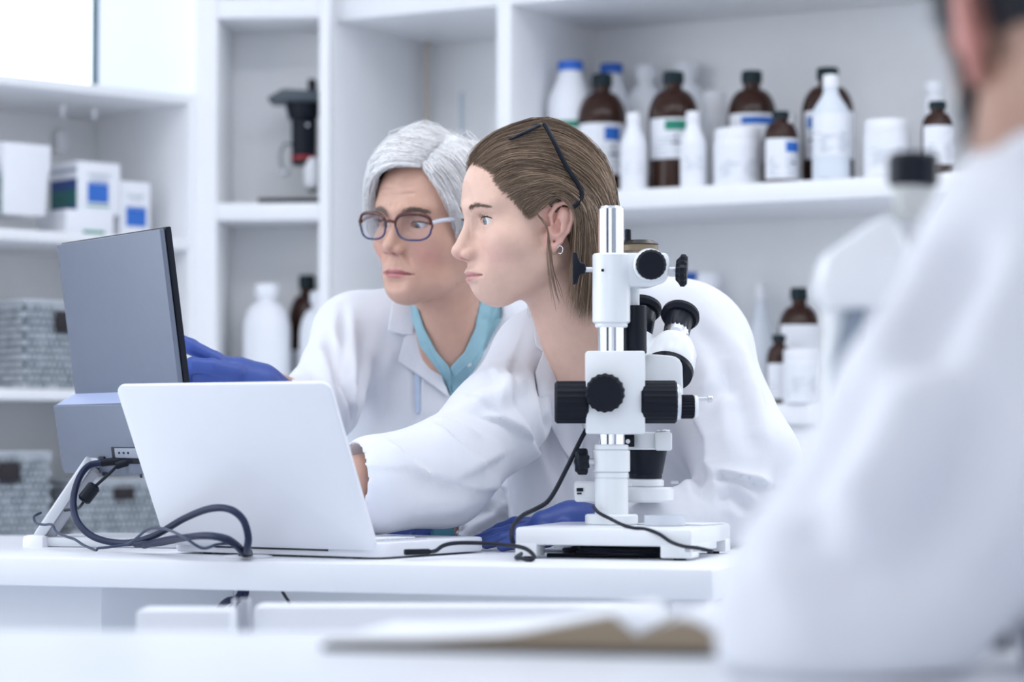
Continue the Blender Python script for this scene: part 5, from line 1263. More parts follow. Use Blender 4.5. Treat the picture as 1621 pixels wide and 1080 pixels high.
cur = np.concatenate([guide_strands(YG, 5600, 18, ypush, rg, 0.0035, 0.009, 0.0012), guide_strands(mir(YG), 1400, 18, ypush, rg, 0.0035, 0.009, 0.0012),
    guide_strands([YG[0], mir(YG)[0]], 900, 18, ypush, rg, 0.004, 0.010, 0.0012),
    guide_strands([[(-0.069, 0.030, 0.004), (-0.077, 0.022, -0.012), (-0.0745, 0.016, -0.040), (-0.071, 0.020, -0.075), (-0.062, 0.018, -0.105)], [(-0.071, 0.024, 0.006), (-0.078, 0.012, -0.02), (-0.074, 0.010, -0.05), (-0.069, 0.002, -0.09), (-0.060, -0.012, -0.125)]], 13, 18, lambda C, l: C, rg, 0.0015, 0, 0.001)])
bh = []
for k in range(520):
    u = rg.random() * 4.99; i = int(u); fr = u - i; a = np.array(YG[i][0]) * (1 - fr) + np.array(YG[i + 1][0]) * fr; b = np.array(YG[i][1]) * (1 - fr) + np.array(YG[i + 1][1]) * fr
    d = b - a; a = a - d * (0.02 + 0.10 * rg.random()) + rg.normal(0, 0.0012, 3); h = bvl.find_nearest(Vector(a)); a = np.array(h[0]) + np.array(h[1]) * 0.0004
    c2 = a + d * 0.9 + rg.normal(0, 0.003, 3); bh.append([a + (c2 - a) * q + np.array([-0.002, 0, 0.003]) * math.sin(q * 3.1) for q in np.linspace(0, 1, 18)])
guide_strands.cid = np.concatenate([guide_strands.cid, np.full(520, guide_strands.base)]); guide_strands.base += 1
cur = np.concatenate([cur, np.array(bh)])
n = len(cur); t = clump_shade(n, rg); dk = np.array([0.125, 0.085, 0.060]); lt = np.array([0.52, 0.38, 0.27])
cols = dk + (lt - dk) * (np.clip(t * 1.15 - 0.1, 0, 1) ** 1.5)
Vs, Fs, Cs = strand_mesh(cur, 0.00026 + 0.00022 * rg.random(n), cols)
hair_y = mkobj('hair', xf(Vs, Mh, oh), Fs, HAIRM, young, 180, colors=Cs); tag(hair_y, kind='stuff')
cf = Field((-0.095, -0.125, -0.135), (0.095, 0.115, 0.135), 0.003)
cf.ell((0, -0.006, 0.032), (0.0770, 0.090, 0.087)); cf.plane((0, 0.74, -0.67), -0.004, 0.01); cf.plane((0, 0, -1), 0.03, 0.02)
cf.chain([(-0.062, -0.045, 0.0), (-0.056, -0.052, -0.105)], [0.022, 0.016], 0.02); cf.chain([(0.062, -0.045, 0.0), (0.056, -0.052, -0.105)], [0.022, 0.016], 0.02)
cf.chain([(0, -0.085, 0.0), (0, -0.075, -0.10)], [0.03, 0.022], 0.03); cf.cap((-0.045, -0.07, -0.02), (-0.04, -0.064, -0.105), 0.028, 0.018, 0.02); cf.cap((0.045, -0.07, -0.02), (0.04, -0.064, -0.105), 0.028, 0.018, 0.02)
Vc, Fc = cf.mesh(); Vc = relax(Vc, Fc, 2)
mkobj('hair_mass', xf(Vc, Mh, oh), Fc, HAIRM, hair_y, 180, colors=np.tile([0.10, 0.068, 0.048], (len(Vc), 1)))
# coat
f = Field(P(545, 880, 3.30) - Vector((0.07, 0.20, 0.02)), P(1265, 430, 3.78) + Vector((0.03, 0.10, 0.05)), 0.0040)
f.ell(T3(P(965, 660, 3.68)), (0.165, 0.115, 0.20)); f.ell(T3(P(975, 810, 3.66)), (0.165, 0.115, 0.17), 0.06)
f.ell(T3(P(1060, 540, 3.67)), (0.085, 0.075, 0.080), 0.06); f.cap(T3(P(862, 562, 3.59)), T3(P(1085, 545, 3.64)), 0.055, 0.075, 0.06)
f.cap(T3(P(880, 535, 3.55)), T3(P(930, 640, 3.58)), 0.045, 0.06, 0.05); f.cap(T3(P(990, 500, 3.62)), T3(P(1000, 600, 3.64)), 0.05, 0.06, 0.05)
f.chain([T3(P(846, 578, 3.59)), T3(P(785, 668, 3.46)), T3(P(700, 750, 3.37)), T3(P(598, 767, 3.305))], [0.060, 0.063, 0.065, 0.066], 0.03, 0.05)
f.cap(T3(P(842, 600, 3.575)), T3(P(872, 810, 3.57)), 0.042, 0.060, 0.025)
f.chain([T3(P(1100, 565, 3.62)), T3(P(1182, 735, 3.49)), T3(P(1172, 790, 3.46))], [0.080, 0.070, 0.060], 0.03, 0.05)
f.chain([T3(P(1172, 800, 3.46)), T3(P(1040, 832, 3.39)), T3(P(960, 842, 3.375))], [0.052, 0.042, 0.034], 0.02)
f.plane((0, 0, -1), -(DZ + 0.0), 0.0)
f.cap(T3(P(500, 762, 3.265)), T3(P(612, 766, 3.312)), 0.052, 0.050, 0.003, 's')      # open cuff
f.cap(T3(P(930, 844, 3.37)), T3(P(985, 840, 3.38)), 0.028, 0.028, 0.003, 's')
f.carve([(860, 486), (1000, 430), (1010, 640), (918, 655), (884, 570)], 3.62)
sty = [([(862, 540), (852, 590), (862, 660), (882, 740), (905, 820)], 0.009, 0.004), ([(900, 640), (905, 700), (925, 760), (950, 820)], 0.008, 0.003),
       ([(838, 590), (795, 625), (750, 640), (690, 645)], 0.012, -0.003), ([(1165, 520), (1190, 600), (1200, 680)], 0.014, -0.004),
       ([(822, 545), (806, 590), (812, 640), (838, 690), (868, 735)], 0.010, 0.006, 0, 1), ([(846, 700), (800, 672), (752, 655)], 0.008, 0.006, 0, 1),
       ([(775, 585), (790, 615), (785, 655)], 0.008, 0.004, 0, -1), ([(800, 720), (750, 748), (715, 765)], 0.009, 0.006, 0, 1), ([(690, 672), (722, 700), (775, 748)], 0.008, 0.006, 0, 1),
       ([(612, 695), (645, 722), (690, 758)], 0.010, 0.005, 0, 1), ([(588, 742), (640, 745), (700, 762), (760, 778), (815, 772)], 0.010, 0.006, 0, -1), ([(620, 800), (700, 800), (770, 790)], 0.016, -0.003),
       ([(668, 652), (720, 668), (765, 690)], 0.010, 0.004, 0, 1), ([(730, 620), (765, 640), (800, 668)], 0.009, 0.004, 0, -1),
       ([(1088, 640), (1118, 700), (1124, 768)], 0.009, 0.009, 0, -1), ([(1124, 766), (1146, 756), (1190, 764), (1225, 772)], 0.008, 0.011, 0, -1), ([(1105, 735), (1112, 800)], 0.009, 0.005),
       ([(1130, 796), (1158, 784), (1190, 812)], 0.009, 0.005), ([(1150, 560), (1150, 610), (1112, 650)], 0.012, 0.004), ([(1170, 600), (1180, 680), (1195, 730)], 0.013, 0.004), ([(1090, 500), (1128, 545), (1165, 640)], 0.014, 0.003)]
Vc, Fc = cloth(f, sty)
coat_y = mkobj('lab_coat', Vc, Fc, COATM, young, 180)
bvc = bvh_of(Vc, Fc)
sheet('coat_collar', [(852, 497), (866, 494), (872, 520), (868, 548), (862, 558), (848, 548), (845, 525)], bvc, 0.010, 0.003, COATM, coat_y, 4, Yfall=3.52)
sheet('coat_lapel', [(864, 520), (880, 548), (897, 590), (912, 640), (925, 690), (915, 745), (890, 710), (868, 668), (852, 625), (847, 590), (858, 562)], bvc, 0.009, 0.003, COATM, coat_y, 5, Yfall=3.55)
# dark inner top
f = Field(P(850, 720, 3.5) - Vector((0.02, 0.12, 0)), P(1030, 480, 3.75) + Vector((0.05, 0.1, 0.02)), 0.006)
f.ell(T3(P(965, 660, 3.685)), (0.15, 0.105, 0.19)); f.cap(T3(P(885, 540, 3.565)), T3(P(930, 640, 3.59)), 0.038, 0.052, 0.05); f.cap(T3(P(990, 505, 3.63)), T3(P(1000, 600, 3.65)), 0.042, 0.052, 0.05)
f.carve([(876, 500), (1000, 440), (1010, 605), (925, 622), (898, 572)], 3.64)
V_, F_ = f.mesh()
mkobj('shirt', V_, F_, mat('black_jersey', (0.015, 0.017, 0.03), 0.8), young, 180)
# gloved left hand flat on the desk
kzd = DZ
def D3(px, py, z): return onz(px, py, z)
w0 = P(945, 838, 3.385); w1 = P(880, 834, 3.40)
palm = [(w0, 0.026), (P(905, 836, 3.39), 0.026), (P(862, 842, 3.385), 0.022)]
fgs = []
for (a, b, c_, Yk) in (((860, 838), (815, 838), (768, 858), 3.41), ((858, 846), (810, 850), (756, 864), 3.385), ((862, 852), (818, 858), (770, 869), 3.36), ((868, 857), (830, 864), (795, 873), 3.335)):
    fgs.append([(P(*a, Yk), 0.0100), (P(*b, Yk), 0.0095), (P((b[0] + c_[0]) / 2, (b[1] + c_[1]) / 2 - 1, Yk), 0.0088), (P(*c_, Yk), 0.0078)])
fgs.append([(P(895, 848, 3.36), 0.013), (P(865, 862, 3.33), 0.011), (P(838, 870, 3.32), 0.0092)])
V_, F_ = hand(palm, fgs); zmin = V_[:, 2].min(); V_[:, 2] += max(0, DZ + 0.0005 - zmin)
mkobj('glove', V_, F_, GLOVE, young, 180)
# earring
q = Vector(Mh @ Vector((-0.0815, -0.002, -0.046))) + oh
er = []
for k in range(15):
    a = -2.2 + k / 14 * 5.0; er.append(q + Vector((math.cos(a) * 0.0036, -0.001, math.sin(a) * 0.0052)))
tag(MB().tube(er, 0.0009, 8).build('hoop_earring', CHROME), 'small silver hoop earring under the brown-haired ear', 'earring')
# glasses pushed up on the head
def hl(x, y, z): return Vector(Mh @ Vector((x, y, z))) + oh
gl = thing('eyeglasses', 'black-framed glasses pushed up on the brown hair', 'glasses', hl(0, 0.0, 0.135))
def sidept(px, py, xl): 
    # point whose head-space x equals xl
    n_ = Vector(Mh @ Vector((1, 0, 0))); return onplane(px, py, oh + n_ * xl, n_)
MB().tube(spline([sidept(862, 196, -0.066), sidept(876, 222, -0.080), sidept(896, 262, -0.090), sidept(914, 290, -0.095), sidept(921, 306, -0.096), sidept(918, 318, -0.096), sidept(908, 328, -0.094)], 6), [0.0032] * 37, 8).build('temple', BLACK, gl)
MB().tube(spline([hl(0.066, 0.010, 0.132), hl(0.084, -0.01, 0.09), hl(0.092, -0.04, 0.04), hl(0.09, -0.045, 0.02)], 6), 0.0026, 8).build('temple', BLACK, gl)
A0 = sidept(862, 195, -0.066); A1 = sidept(817, 217, -0.066); uu = (A1 - A0); hL = uu.length; uu.normalize(); vx = Vector(Mh @ Vector((1, 0, 0)))
for x0 in (0.002, 0.076):
    w_ = 0.054; poly = rrect(w_, hL * 0.98, 0.013, 5); o_ = A0 + vx * (x0 + w_ / 2); nn = vx.cross(uu)
    ring = [o_ + vx * a + uu * b for a, b in poly]; ring.append(ring[0])
    rm = MB().tube(ring, 0.0022, 8, cap=False).build('rim', BLACK, gl)
    MB().prism(rrect(w_ - 0.002, hL * 0.95, 0.012, 5, 0.001), o_, vx, uu, nn, 0.0012).build('lens', mat('lens_plastic', (0.85, 0.9, 0.95), 0.05, trans=0.85, ior=1.2), rm)
MB().tube([A0 + vx * 0.058 + uu * 0.006, A0 + vx * 0.067 + uu * 0.003, A0 + vx * 0.076 + uu * 0.006], 0.002, 8).build('bridge', BLACK, gl)
# ================================================================== older woman (white hair, glasses)
psi = math.radians(37)
Mo, oo = head_matrix(P(692, 351, 3.75), (-math.sin(psi), -math.cos(psi), -0.03), roll=math.radians(-4), pitch=math.radians(-3))
nb_o = inv(P(712, 560, 3.80), Mo, oo)
Vh, Fh, Ch, fld = build_head(0.0015, nb_o, 0.050, 'old')
bvl = bvh_of(Vh, Fh)
bf = Field(P(430, 880, 3.5) - Vector((0.05, 0.1, 0.02)), P(880, 480, 3.95) + Vector((0.06, 0.1, 0.03)), 0.007)
bf.ell(T3(P(700, 670, 3.93)), (0.12, 0.07, 0.17)); bf.ell(T3(P(705, 800, 3.92)), (0.13, 0.08, 0.15), 0.05)
bf.cap(T3(P(560, 530, 3.86)), T3(P(840, 535, 3.9)), 0.045, 0.045, 0.05); bf.cap(T3(P(712, 550, 3.82)), T3(P(712, 600, 3.88)), 0.045, 0.04, 0.03)
bf.chain([T3(P(560, 535, 3.84)), T3(P(500, 660, 3.68)), T3(P(438, 622, 3.53))], [0.045, 0.04, 0.028], 0.02)
bf.chain([T3(P(840, 540, 3.88)), T3(P(820, 770, 3.74)), T3(P(700, 846, 3.58))], [0.045, 0.04, 0.028], 0.02)
V1, F1 = bf.mesh(); Vw = xf(Vh, Mo, oo)
VV = np.concatenate([Vw, V1]); FF = np.concatenate([Fh, F1 + len(Vw)]); CC = np.concatenate([Ch, np.tile([0.52, 0.31, 0.24], (len(V1), 1))])
old = tag(mkobj('person', VV, FF, SKIN, None, 180, origin=P(700, 860, 3.88), colors=CC), 'older woman with short white hair and glasses in a lab coat, pointing at the monitor', 'person')
eyes(old, Mo, oo, (0.20, 1, -0.50), (0.17, 0.20, 0.22))
brows(old, Mo, oo, (0.27, 0.205, 0.17), RNG, 2.4, bvl, 0.005); lashes(old, Mo, oo, 'old', bvl)
OG_R = [[(-0.036, 0.082, 0.0844), (-0.004, 0.108, 0.088), (0.038, 0.1, 0.07), (0.07, 0.07, 0.03), (0.083, 0.042, -0.022)],
        [(-0.036, 0.07, 0.097), (0.006, 0.1, 0.1042), (0.052, 0.086, 0.0808), (0.082, 0.052, 0.026), (0.086, 0.025, -0.038)],
        [(-0.034, 0.04, 0.1132), (0.018, 0.07, 0.124), (0.068, 0.055, 0.088), (0.092, 0.02, 0.02), (0.088, 0.005, -0.05)],
        [(-0.031, 0.005, 0.1195), (0.026, 0.015, 0.1312), (0.08, 0, 0.0835), (0.096, -0.015, 0.012), (0.088, -0.025, -0.062)],
        [(-0.028, -0.0341, 0.1168), (0.026, -0.0505, 0.1195), (0.072, -0.0562, 0.068), (0.082, -0.0587, 0), (0.068, -0.0587, -0.072)],
        [(-0.024, -0.0505, 0.1105), (0, -0.0833, 0.0925), (0.02, -0.0972, 0.04), (0.02, -0.0972, -0.02), (0.02, -0.0833, -0.08)]]
OG_L = [[(-0.038, 0.08, 0.0844), (-0.052, 0.081, 0.07), (-0.067, 0.066, 0.044), (-0.076, 0.05, 0.012), (-0.079, 0.038, -0.018)],
        [(-0.04, 0.066, 0.097), (-0.06, 0.065, 0.0844), (-0.078, 0.044, 0.046), (-0.086, 0.026, 0.004), (-0.083, 0.016, -0.04)],
        [(-0.036, 0.035, 0.1132), (-0.066, 0.035, 0.0988), (-0.09, 0.01, 0.05), (-0.096, -0.004, -0.004), (-0.088, -0.012, -0.052)],
        [(-0.032, -0.005, 0.1186), (-0.066, -0.01, 0.106), (-0.092, -0.025, 0.05), (-0.094, -0.0341, -0.008), (-0.084, -0.0382, -0.062)],
        [(-0.028, -0.0464, 0.1114), (-0.045, -0.0751, 0.0925), (-0.06, -0.0808, 0.04), (-0.06, -0.0808, -0.02), (-0.05, -0.071, -0.078)],
        [(-0.024, -0.053, 0.1096), (-0.02, -0.0874, 0.088), (-0.02, -0.0972, 0.04), (-0.02, -0.0972, -0.02), (-0.02, -0.0833, -0.08)]]
opush = ell_push((0, -0.004, 0.036), (0.082, 0.097, 0.095))
rg = np.random.default_rng(5)
cur = np.concatenate([guide_strands(OG_R, 4200, 16, opush, rg, 0.0035, 0.012, 0.0016), guide_strands(OG_L, 3800, 16, opush, rg, 0.0035, 0.012, 0.0016),
                      guide_strands([OG_R[2], OG_R[3], OG_L[3], OG_L[2]], 60, 16, ell_push((0, -0.006, 0.036), (0.09, 0.113, 0.106)), rg, 0.008, 0.012, 0.006)])
n = len(cur); t = clump_shade(n, rg); dk = np.array([0.34, 0.34, 0.35]); lt = np.array([0.97, 0.97, 0.98])
cols = lt + (dk - lt) * (np.clip(t, 0, 1) ** 4.5)
Vs, Fs, Cs = strand_mesh(cur, 0.00026 + 0.00022 * rg.random(n), cols)
hair_o = mkobj('hair', xf(Vs, Mo, oo), Fs, HAIRM, old, 180, colors=Cs); tag(hair_o, kind='stuff')
cf = Field((-0.10, -0.125, -0.10), (0.10, 0.12, 0.145), 0.003)
cf.ell((0, -0.004, 0.036), (0.082, 0.097, 0.095)); cf.plane((0, 0.74, -0.67), -0.012, 0.012); cf.plane((0, 0.6, -0.8), 0.05, 0.02)
Vc, Fc = cf.mesh(); Vc = relax(Vc, Fc, 2)
mkobj('hair_mass', xf(Vc, Mo, oo), Fc, HAIRM, hair_o, 180, colors=np.tile([0.78, 0.79, 0.81], (len(Vc), 1)))
# spectacles
def ho(x, y, z): return Vector(Mo @ Vector((x, y, z))) + oo
sp = thing('eyeglasses', 'tortoiseshell glasses with blue lower rims on the older woman', 'glasses', ho(0, 0.10, -0.02))
TORT = mat('tortoiseshell', (0.085, 0.022, 0.016), 0.2, var=0.8, scale=260); BLURIM = mat('translucent_blue_rim', (0.035, 0.04, 0.13), 0.2, var=0.2)
LENS = mat('spectacle_lens', (0.93, 0.95, 1.0), 0.02, trans=1.0, ior=1.03, var=0.0)
def lens_outline(sg, n=44):
    out = []
    for k in range(n):
        a = 2 * math.pi * k / n; ca, sa = math.cos(a), math.sin(a); e_ = 0.74
        x = 0.0288 * math.copysign(abs(ca) ** e_, ca); z = 0.0192 * math.copysign(abs(sa) ** (e_ + 0.04), sa)
        if sa < 0: x *= 0.93
        x = x + 0.0016 * (1 if ca > 0 else 0); z += 0.0012 * max(ca, 0) * max(sa, 0)
        X = (0.0375 + x) * sg; out.append((X, 0.1085 - 0.16 * (abs(X) ** 1.0) * abs(X) / 0.06 + z * 0.10, -0.0055 + z))
    return out
for sg in (1, -1):
    ol = lens_outline(sg); n = len(ol); pts = [ho(*q) for q in ol]
    top = pts[0:n // 2 + 1]; bot = pts[n // 2:] + [pts[0]]
    rr = [0.0012 + 0.0011 * math.sin(math.pi * k / (len(top) - 1)) for k in range(len(top))]
    rm = MB().tube(top, [0.0016 + 0.0013 * math.sin(math.pi * k / (len(top) - 1)) for k in range(len(top))], 8).build('rim', TORT, sp)
    MB().tube(bot, 0.0015, 8).build('lower_rim', BLURIM, rm)
    c_ = sum(pts, Vector()) / n; m_ = MB(); nl = Vector(Mo @ Vector((0, 1, 0))); vv = [c_ + nl * 0.0008] + [p for p in pts]; m_.add(vv, [(0, i + 1, (i + 1) % n + 1) for i in range(n)])
    l_ = m_.build('lens', LENS, rm, 180); md = l_.modifiers.new('solidify', 'SOLIDIFY'); md.thickness = 0.0012
    hx = 0.0625
    MB().box(ho(0.0655 * sg, 0.0985, 0.001), (0.005, 0.006, 0.006), Mo, 0.0015).build('hinge', TORT, sp)
    MB().tube(spline([ho(0.067 * sg, 0.097, 0.001), ho(0.071 * sg, 0.070, 0.005), ho(0.0765 * sg, 0.030, 0.005), ho(0.078 * sg, 0.0, 0.004), ho(0.077 * sg, -0.02, -0.012)], 5), [0.0032] * 8 + [0.0021] * 13, 8).build('temple', mat('pale_silver_temple', (0.62, 0.64, 0.72), 0.25, metal=0.4), sp)
MB().tube(spline([ho(0.0085, 0.109, 0.001), ho(0, 0.1125, 0.003), ho(-0.0085, 0.109, 0.001)], 5), 0.0021, 8).build('bridge', TORT, sp)
# coat, shirt
f = Field(P(440, 880, 3.5) - Vector((0.03, 0.06, 0.02)), P(880, 470, 3.98) + Vector((0.06, 0.08, 0.03)), 0.0040)
f.ell(T3(P(700, 670, 3.90)), (0.165, 0.115, 0.20)); f.ell(T3(P(705, 810, 3.90)), (0.175, 0.125, 0.17), 0.06)
f.cap(T3(P(568, 528, 3.86)), T3(P(845, 530, 3.92)), 0.052, 0.052, 0.06); f.cap(T3(P(645, 510, 3.84)), T3(P(700, 640, 3.845)), 0.047, 0.072, 0.05); f.cap(T3(P(770, 510, 3.85)), T3(P(730, 640, 3.845)), 0.047, 0.072, 0.05)
f.chain([T3(P(556, 530, 3.86)), T3(P(507, 640, 3.68)), T3(P(470, 660, 3.60)), T3(P(448, 640, 3.54))], [0.055, 0.054, 0.05, 0.038], 0.03, 0.05)
f.chain([T3(P(850, 540, 3.90)), T3(P(830, 780, 3.74)), T3(P(770, 820, 3.66)), T3(P(712, 842, 3.59))], [0.055, 0.058, 0.050, 0.036], 0.03, 0.05)
f.plane((0, 0, -1), -(DZ + 0.0), 0.0)
f.carve([(652, 470), (663, 528), (700, 590), (714, 632), (742, 590), (795, 500), (790, 460), (700, 440)], 3.88)
f.cap(T3(P(690, 848, 3.57)), T3(P(722, 840, 3.60)), 0.030, 0.030, 0.002, 's')
sto = [([(548, 600), (552, 640), (560, 670)], 0.007, 0.008), ([(543, 480), (545, 540), (547, 600), (545, 632)], 0.007, 0.004), ([(520, 530), (535, 580), (545, 630)], 0.010, 0.005), ([(505, 555), (520, 610), (548, 645)], 0.010, -0.004),
       ([(580, 500), (575, 580), (568, 650)], 0.012, 0.003), ([(625, 530), (605, 610), (590, 680)], 0.014, -0.003), ([(660, 545), (658, 620), (660, 680)], 0.006, 0.002),
       ([(720, 640), (700, 690)], 0.008, 0.003), ([(700, 850), (740, 820), (800, 790)], 0.009, 0.005), ([(730, 855), (770, 840), (815, 810)], 0.008, 0.005), ([(760, 800), (800, 815), (825, 835)], 0.008, 0.004)]
Vc, Fc = cloth(f, sto)
coat_o = mkobj('lab_coat', Vc, Fc, COATM, old, 180); bvc = bvh_of(Vc, Fc)
sheet('coat_collar', [(622, 474), (648, 468), (655, 500), (656, 530), (640, 531), (613, 524), (618, 498)], bvc, 0.010, 0.003, COATM, coat_o, 5, Yfall=3.80)
sheet('coat_lapel', [(655, 520), (672, 545), (698, 590), (713, 632), (690, 614), (656, 590), (629, 572), (641, 533)], bvc, 0.008, 0.003, COATM, coat_o, 5, Yfall=3.80)
sheet('coat_lapel', [(800, 505), (812, 520), (770, 590), (716, 640), (714, 628), (742, 592)], bvc, 0.008, 0.003, COATM, coat_o, 5, Yfall=3.80)
sheet('coat_stripe', [(655, 560), (667, 566), (665, 655), (657, 655)], bvc, 0.004, 0.0015, mat('pale_blue_cloth', (0.50, 0.60, 0.76), 0.7), coat_o, 5, Yfall=3.80)  # pale blue vertical strip laid on the coat
f = Field(P(600, 720, 3.65) - Vector((0.02, 0.1, 0)), P(850, 470, 3.95) + Vector((0.02, 0.05, 0.02)), 0.005)
f.ell(T3(P(700, 670, 3.91)), (0.15, 0.105, 0.19)); f.cap(T3(P(655, 515, 3.845)), T3(P(702, 640, 3.850)), 0.042, 0.066, 0.05); f.cap(T3(P(768, 512, 3.850)), T3(P(728, 640, 3.850)), 0.042, 0.066, 0.05)
f.carve([(664, 470), (690, 555), (711, 582), (735, 560), (775, 480), (760, 450), (700, 440)], 3.9)
Vt, Ft = f.mesh(); Vt = relax(Vt, Ft, 1)
shirt_o = mkobj('shirt', Vt, Ft, TEAL, old, 180); bvt = bvh_of(np.concatenate([Vt, Vw]), np.concatenate([Ft, Fh + len(Vt)]))
sheet('shirt_collar', [(650, 480), (660, 484), (672, 520), (690, 556), (712, 582), (716, 600), (713, 622), (700, 590), (676, 545), (664, 540), (655, 515)], bvt, 0.007, 0.003, TEAL, shirt_o, 4, Yfall=3.80)
sheet('shirt_collar', [(760, 476), (788, 488), (775, 528), (752, 568), (720, 598), (712, 582), (735, 558), (752, 520)], bvt, 0.007, 0.003, TEAL, shirt_o, 4, Yfall=3.80)
sheet('shirt_placket', [(652, 500), (668, 520), (690, 556), (712, 584), (716, 634), (700, 596), (664, 548)], bvt, 0.004, 0.002, TEAL, shirt_o, 5, Yfall=3.80)
sheet('shirt_placket', [(712, 584), (740, 560), (775, 510), (802, 500), (745, 596), (716, 634)], bvt, 0.004, 0.002, TEAL, shirt_o, 5, Yfall=3.80)
q = P(742, 576, 3.755); MB().cyl(q, q + Vector((0, -0.002, 0)), 0.0045, None, 16, 0.0005).build('shirt_button', STEEL, shirt_o)
MB().cyl(P(705, 846, 3.575), P(668, 851, 3.555), 0.031, 0.030, 24, 0.004).build('shirt_cuff', mat('dark_teal_cotton', (0.06, 0.18, 0.24), 0.8), old)
# pointing glove
palm = [(P(445, 628, 3.525), 0.026), (P(412, 610, 3.51), 0.027), (P(375, 597, 3.50), 0.024), (P(352, 596, 3.495), 0.020)]
fgs = [[(P(366, 583, 3.495), 0.0115), (P(340, 569, 3.49), 0.0110), (P(302, 549, 3.485), 0.0108), (P(266, 530, 3.48), 0.0090)],
       [(P(372, 590, 3.475), 0.0130), (P(335, 581, 3.462), 0.0115), (P(305, 578, 3.455), 0.0108), (P(290, 588, 3.455), 0.0100), (P(292, 604, 3.462), 0.0095)],
       [(P(356, 600, 3.48), 0.0115), (P(318, 594, 3.475), 0.0110), (P(298, 600, 3.475), 0.0105), (P(312, 618, 3.485), 0.0100), (P(340, 622, 3.49), 0.0090)],
       [(P(360, 608, 3.49), 0.0110), (P(325, 606, 3.49), 0.0105), (P(308, 616, 3.49), 0.0100), (P(325, 632, 3.495), 0.0095)],
       [(P(366, 616, 3.50), 0.0105), (P(335, 618, 3.50), 0.0100), (P(325, 630, 3.50), 0.0090), (P(340, 640, 3.505), 0.0085)]]
V_, F_ = hand(palm, fgs); mkobj('glove', V_, F_, GLOVE, old, 180)
# left glove resting on the desk behind the laptop
palm = [(P(672, 852, 3.555), 0.024), (P(648, 856, 3.54), 0.023), (P(625, 858, 3.53), 0.019)]
fgs = []
for k, dy in enumerate((-0.026, -0.008, 0.010, 0.027)):
    q = Vector(P(622, 858, 3.53)) + Vector((0, dy, 0)); d = Vector((-1, -0.1, 0)); L = (0.058, 0.068, 0.064, 0.05)[k]
    fgs.append([(q, 0.010), (q + d * L * 0.5 + Vector((0, 0, 0.002)), 0.0095), (Vector((*(q + d * L).xy, DZ + 0.009)), 0.008)])
fgs.append([(P(655, 858, 3.52), 0.012), (P(640, 862, 3.49), 0.0105), (P(620, 866, 3.475), 0.009)])
V_, F_ = hand(palm, fgs); V_[:, 2] += max(0, DZ + 0.0005 - V_[:, 2].min()); mkobj('glove', V_, F_, GLOVE, old, 180)
# ================================================================== man in the foreground, seen from behind
YMN = 1.66
Mm, om = head_matrix(P(1698, 48, YMN), (-0.29, 0.95, -0.10), pitch=math.radians(-6))
nb_m = inv(P(1740, 330, YMN), Mm, om)
f = Field((-0.105, -0.13, -0.26), (0.105, 0.135, 0.135), 0.0032)
f.ell((0, -0.008, 0.032), (0.078, 0.100, 0.088)); f.ell((0, 0.042, -0.030), (0.060, 0.054, 0.080), 0.03); f.cap((0.055, 0.004, -0.066), (0.016, 0.080, -0.108), 0.017, 0.017, 0.035, sym=True)
f.cap((0, 0.088, 0.006), (0, 0.115, -0.038), 0.008, 0.010, 0.014); f.cap((0.010, 0.092, 0.018), (0.044, 0.078, 0.021), 0.009, 0.008, 0.02, sym=True)
f.ell((0, 0.086, -0.076), (0.026, 0.014, 0.013), 0.015); f.cap((0, -0.02, -0.045), nb_m, 0.056, 0.062, 0.03)
for sg in (1, -1):
    E = np.array([0.0775, -0.004, -0.010]); b = np.array([0.5, -0.86, 0]); u = np.array([0.10, -0.16, 0.98])
    e = lambda a, c, o=0.0: tuple((E + b * a + u * c + np.array([1, 0.4, 0]) * o) * np.array([sg, 1, 1]))
    f.chain([e(-0.008, -0.014), e(0.006, -0.004), e(0.009, 0.018)], [0.006, 0.010, 0.010], 0.006)
    f.chain([e(-0.006, 0.004, 0.003), e(-0.010, 0.018, 0.004), e(0.0, 0.030, 0.004), e(0.014, 0.028, 0.003), e(0.021, 0.012, 0.002), e(0.018, -0.006, 0.001), e(0.006, -0.026), e(-0.006, -0.026)], [0.004] * 6 + [0.005, 0.005], 0.004)
Vh, Fh = f.mesh(); Vh = relax(Vh, Fh, 1)
C = np.tile([0.50, 0.31, 0.24], (len(Vh), 1)); ear = (np.abs(Vh[:, 0]) > 0.074) & (Vh[:, 1] < 0.02) & (Vh[:, 2] < 0.04) & (Vh[:, 2] > -0.05); C[ear] = (0.62, 0.28, 0.24)
bf = Field(P(1150, 1085, YMN) - Vector((0.1, 0.2, 0.0)), P(2150, 150, YMN) + Vector((0.1, 0.45, 0.05)), 0.009)
sh = P(1705, 480, YMN - 0.02); el = P(1325, 1010, YMN - 0.02); wr = Vector((el.x + 0.06, el.y + 0.22, DZ + 0.04))
bf.ell(T3(P(1930, 760, YMN + 0.05)), (0.13, 0.10, 0.30)); bf.cap(T3(P(1740, 330, YMN)), T3(P(1820, 480, YMN + 0.02)), 0.06, 0.08, 0.04); bf.chain([T3(sh), T3(el), T3(wr)], [0.05, 0.04, 0.028], 0.03, 0.06)
shr = P(2010, 480, YMN + 0.10); elr = Vector((shr.x + 0.05, shr.y + 0.04, DZ + 0.09)); wrr = Vector((shr.x - 0.12, shr.y + 0.27, DZ + 0.045))
bf.chain([T3(shr), T3(elr), T3(wrr)], [0.05, 0.04, 0.028], 0.03, 0.06)
V1, F1 = bf.mesh(); Vw = xf(Vh, Mm, om)
hk = wr + Vector((-0.04, 0.04, -0.012))
hp = [(wr, 0.027), (wr + Vector((-0.02, 0.02, -0.008)), 0.027), (hk, 0.022)]; fg = []
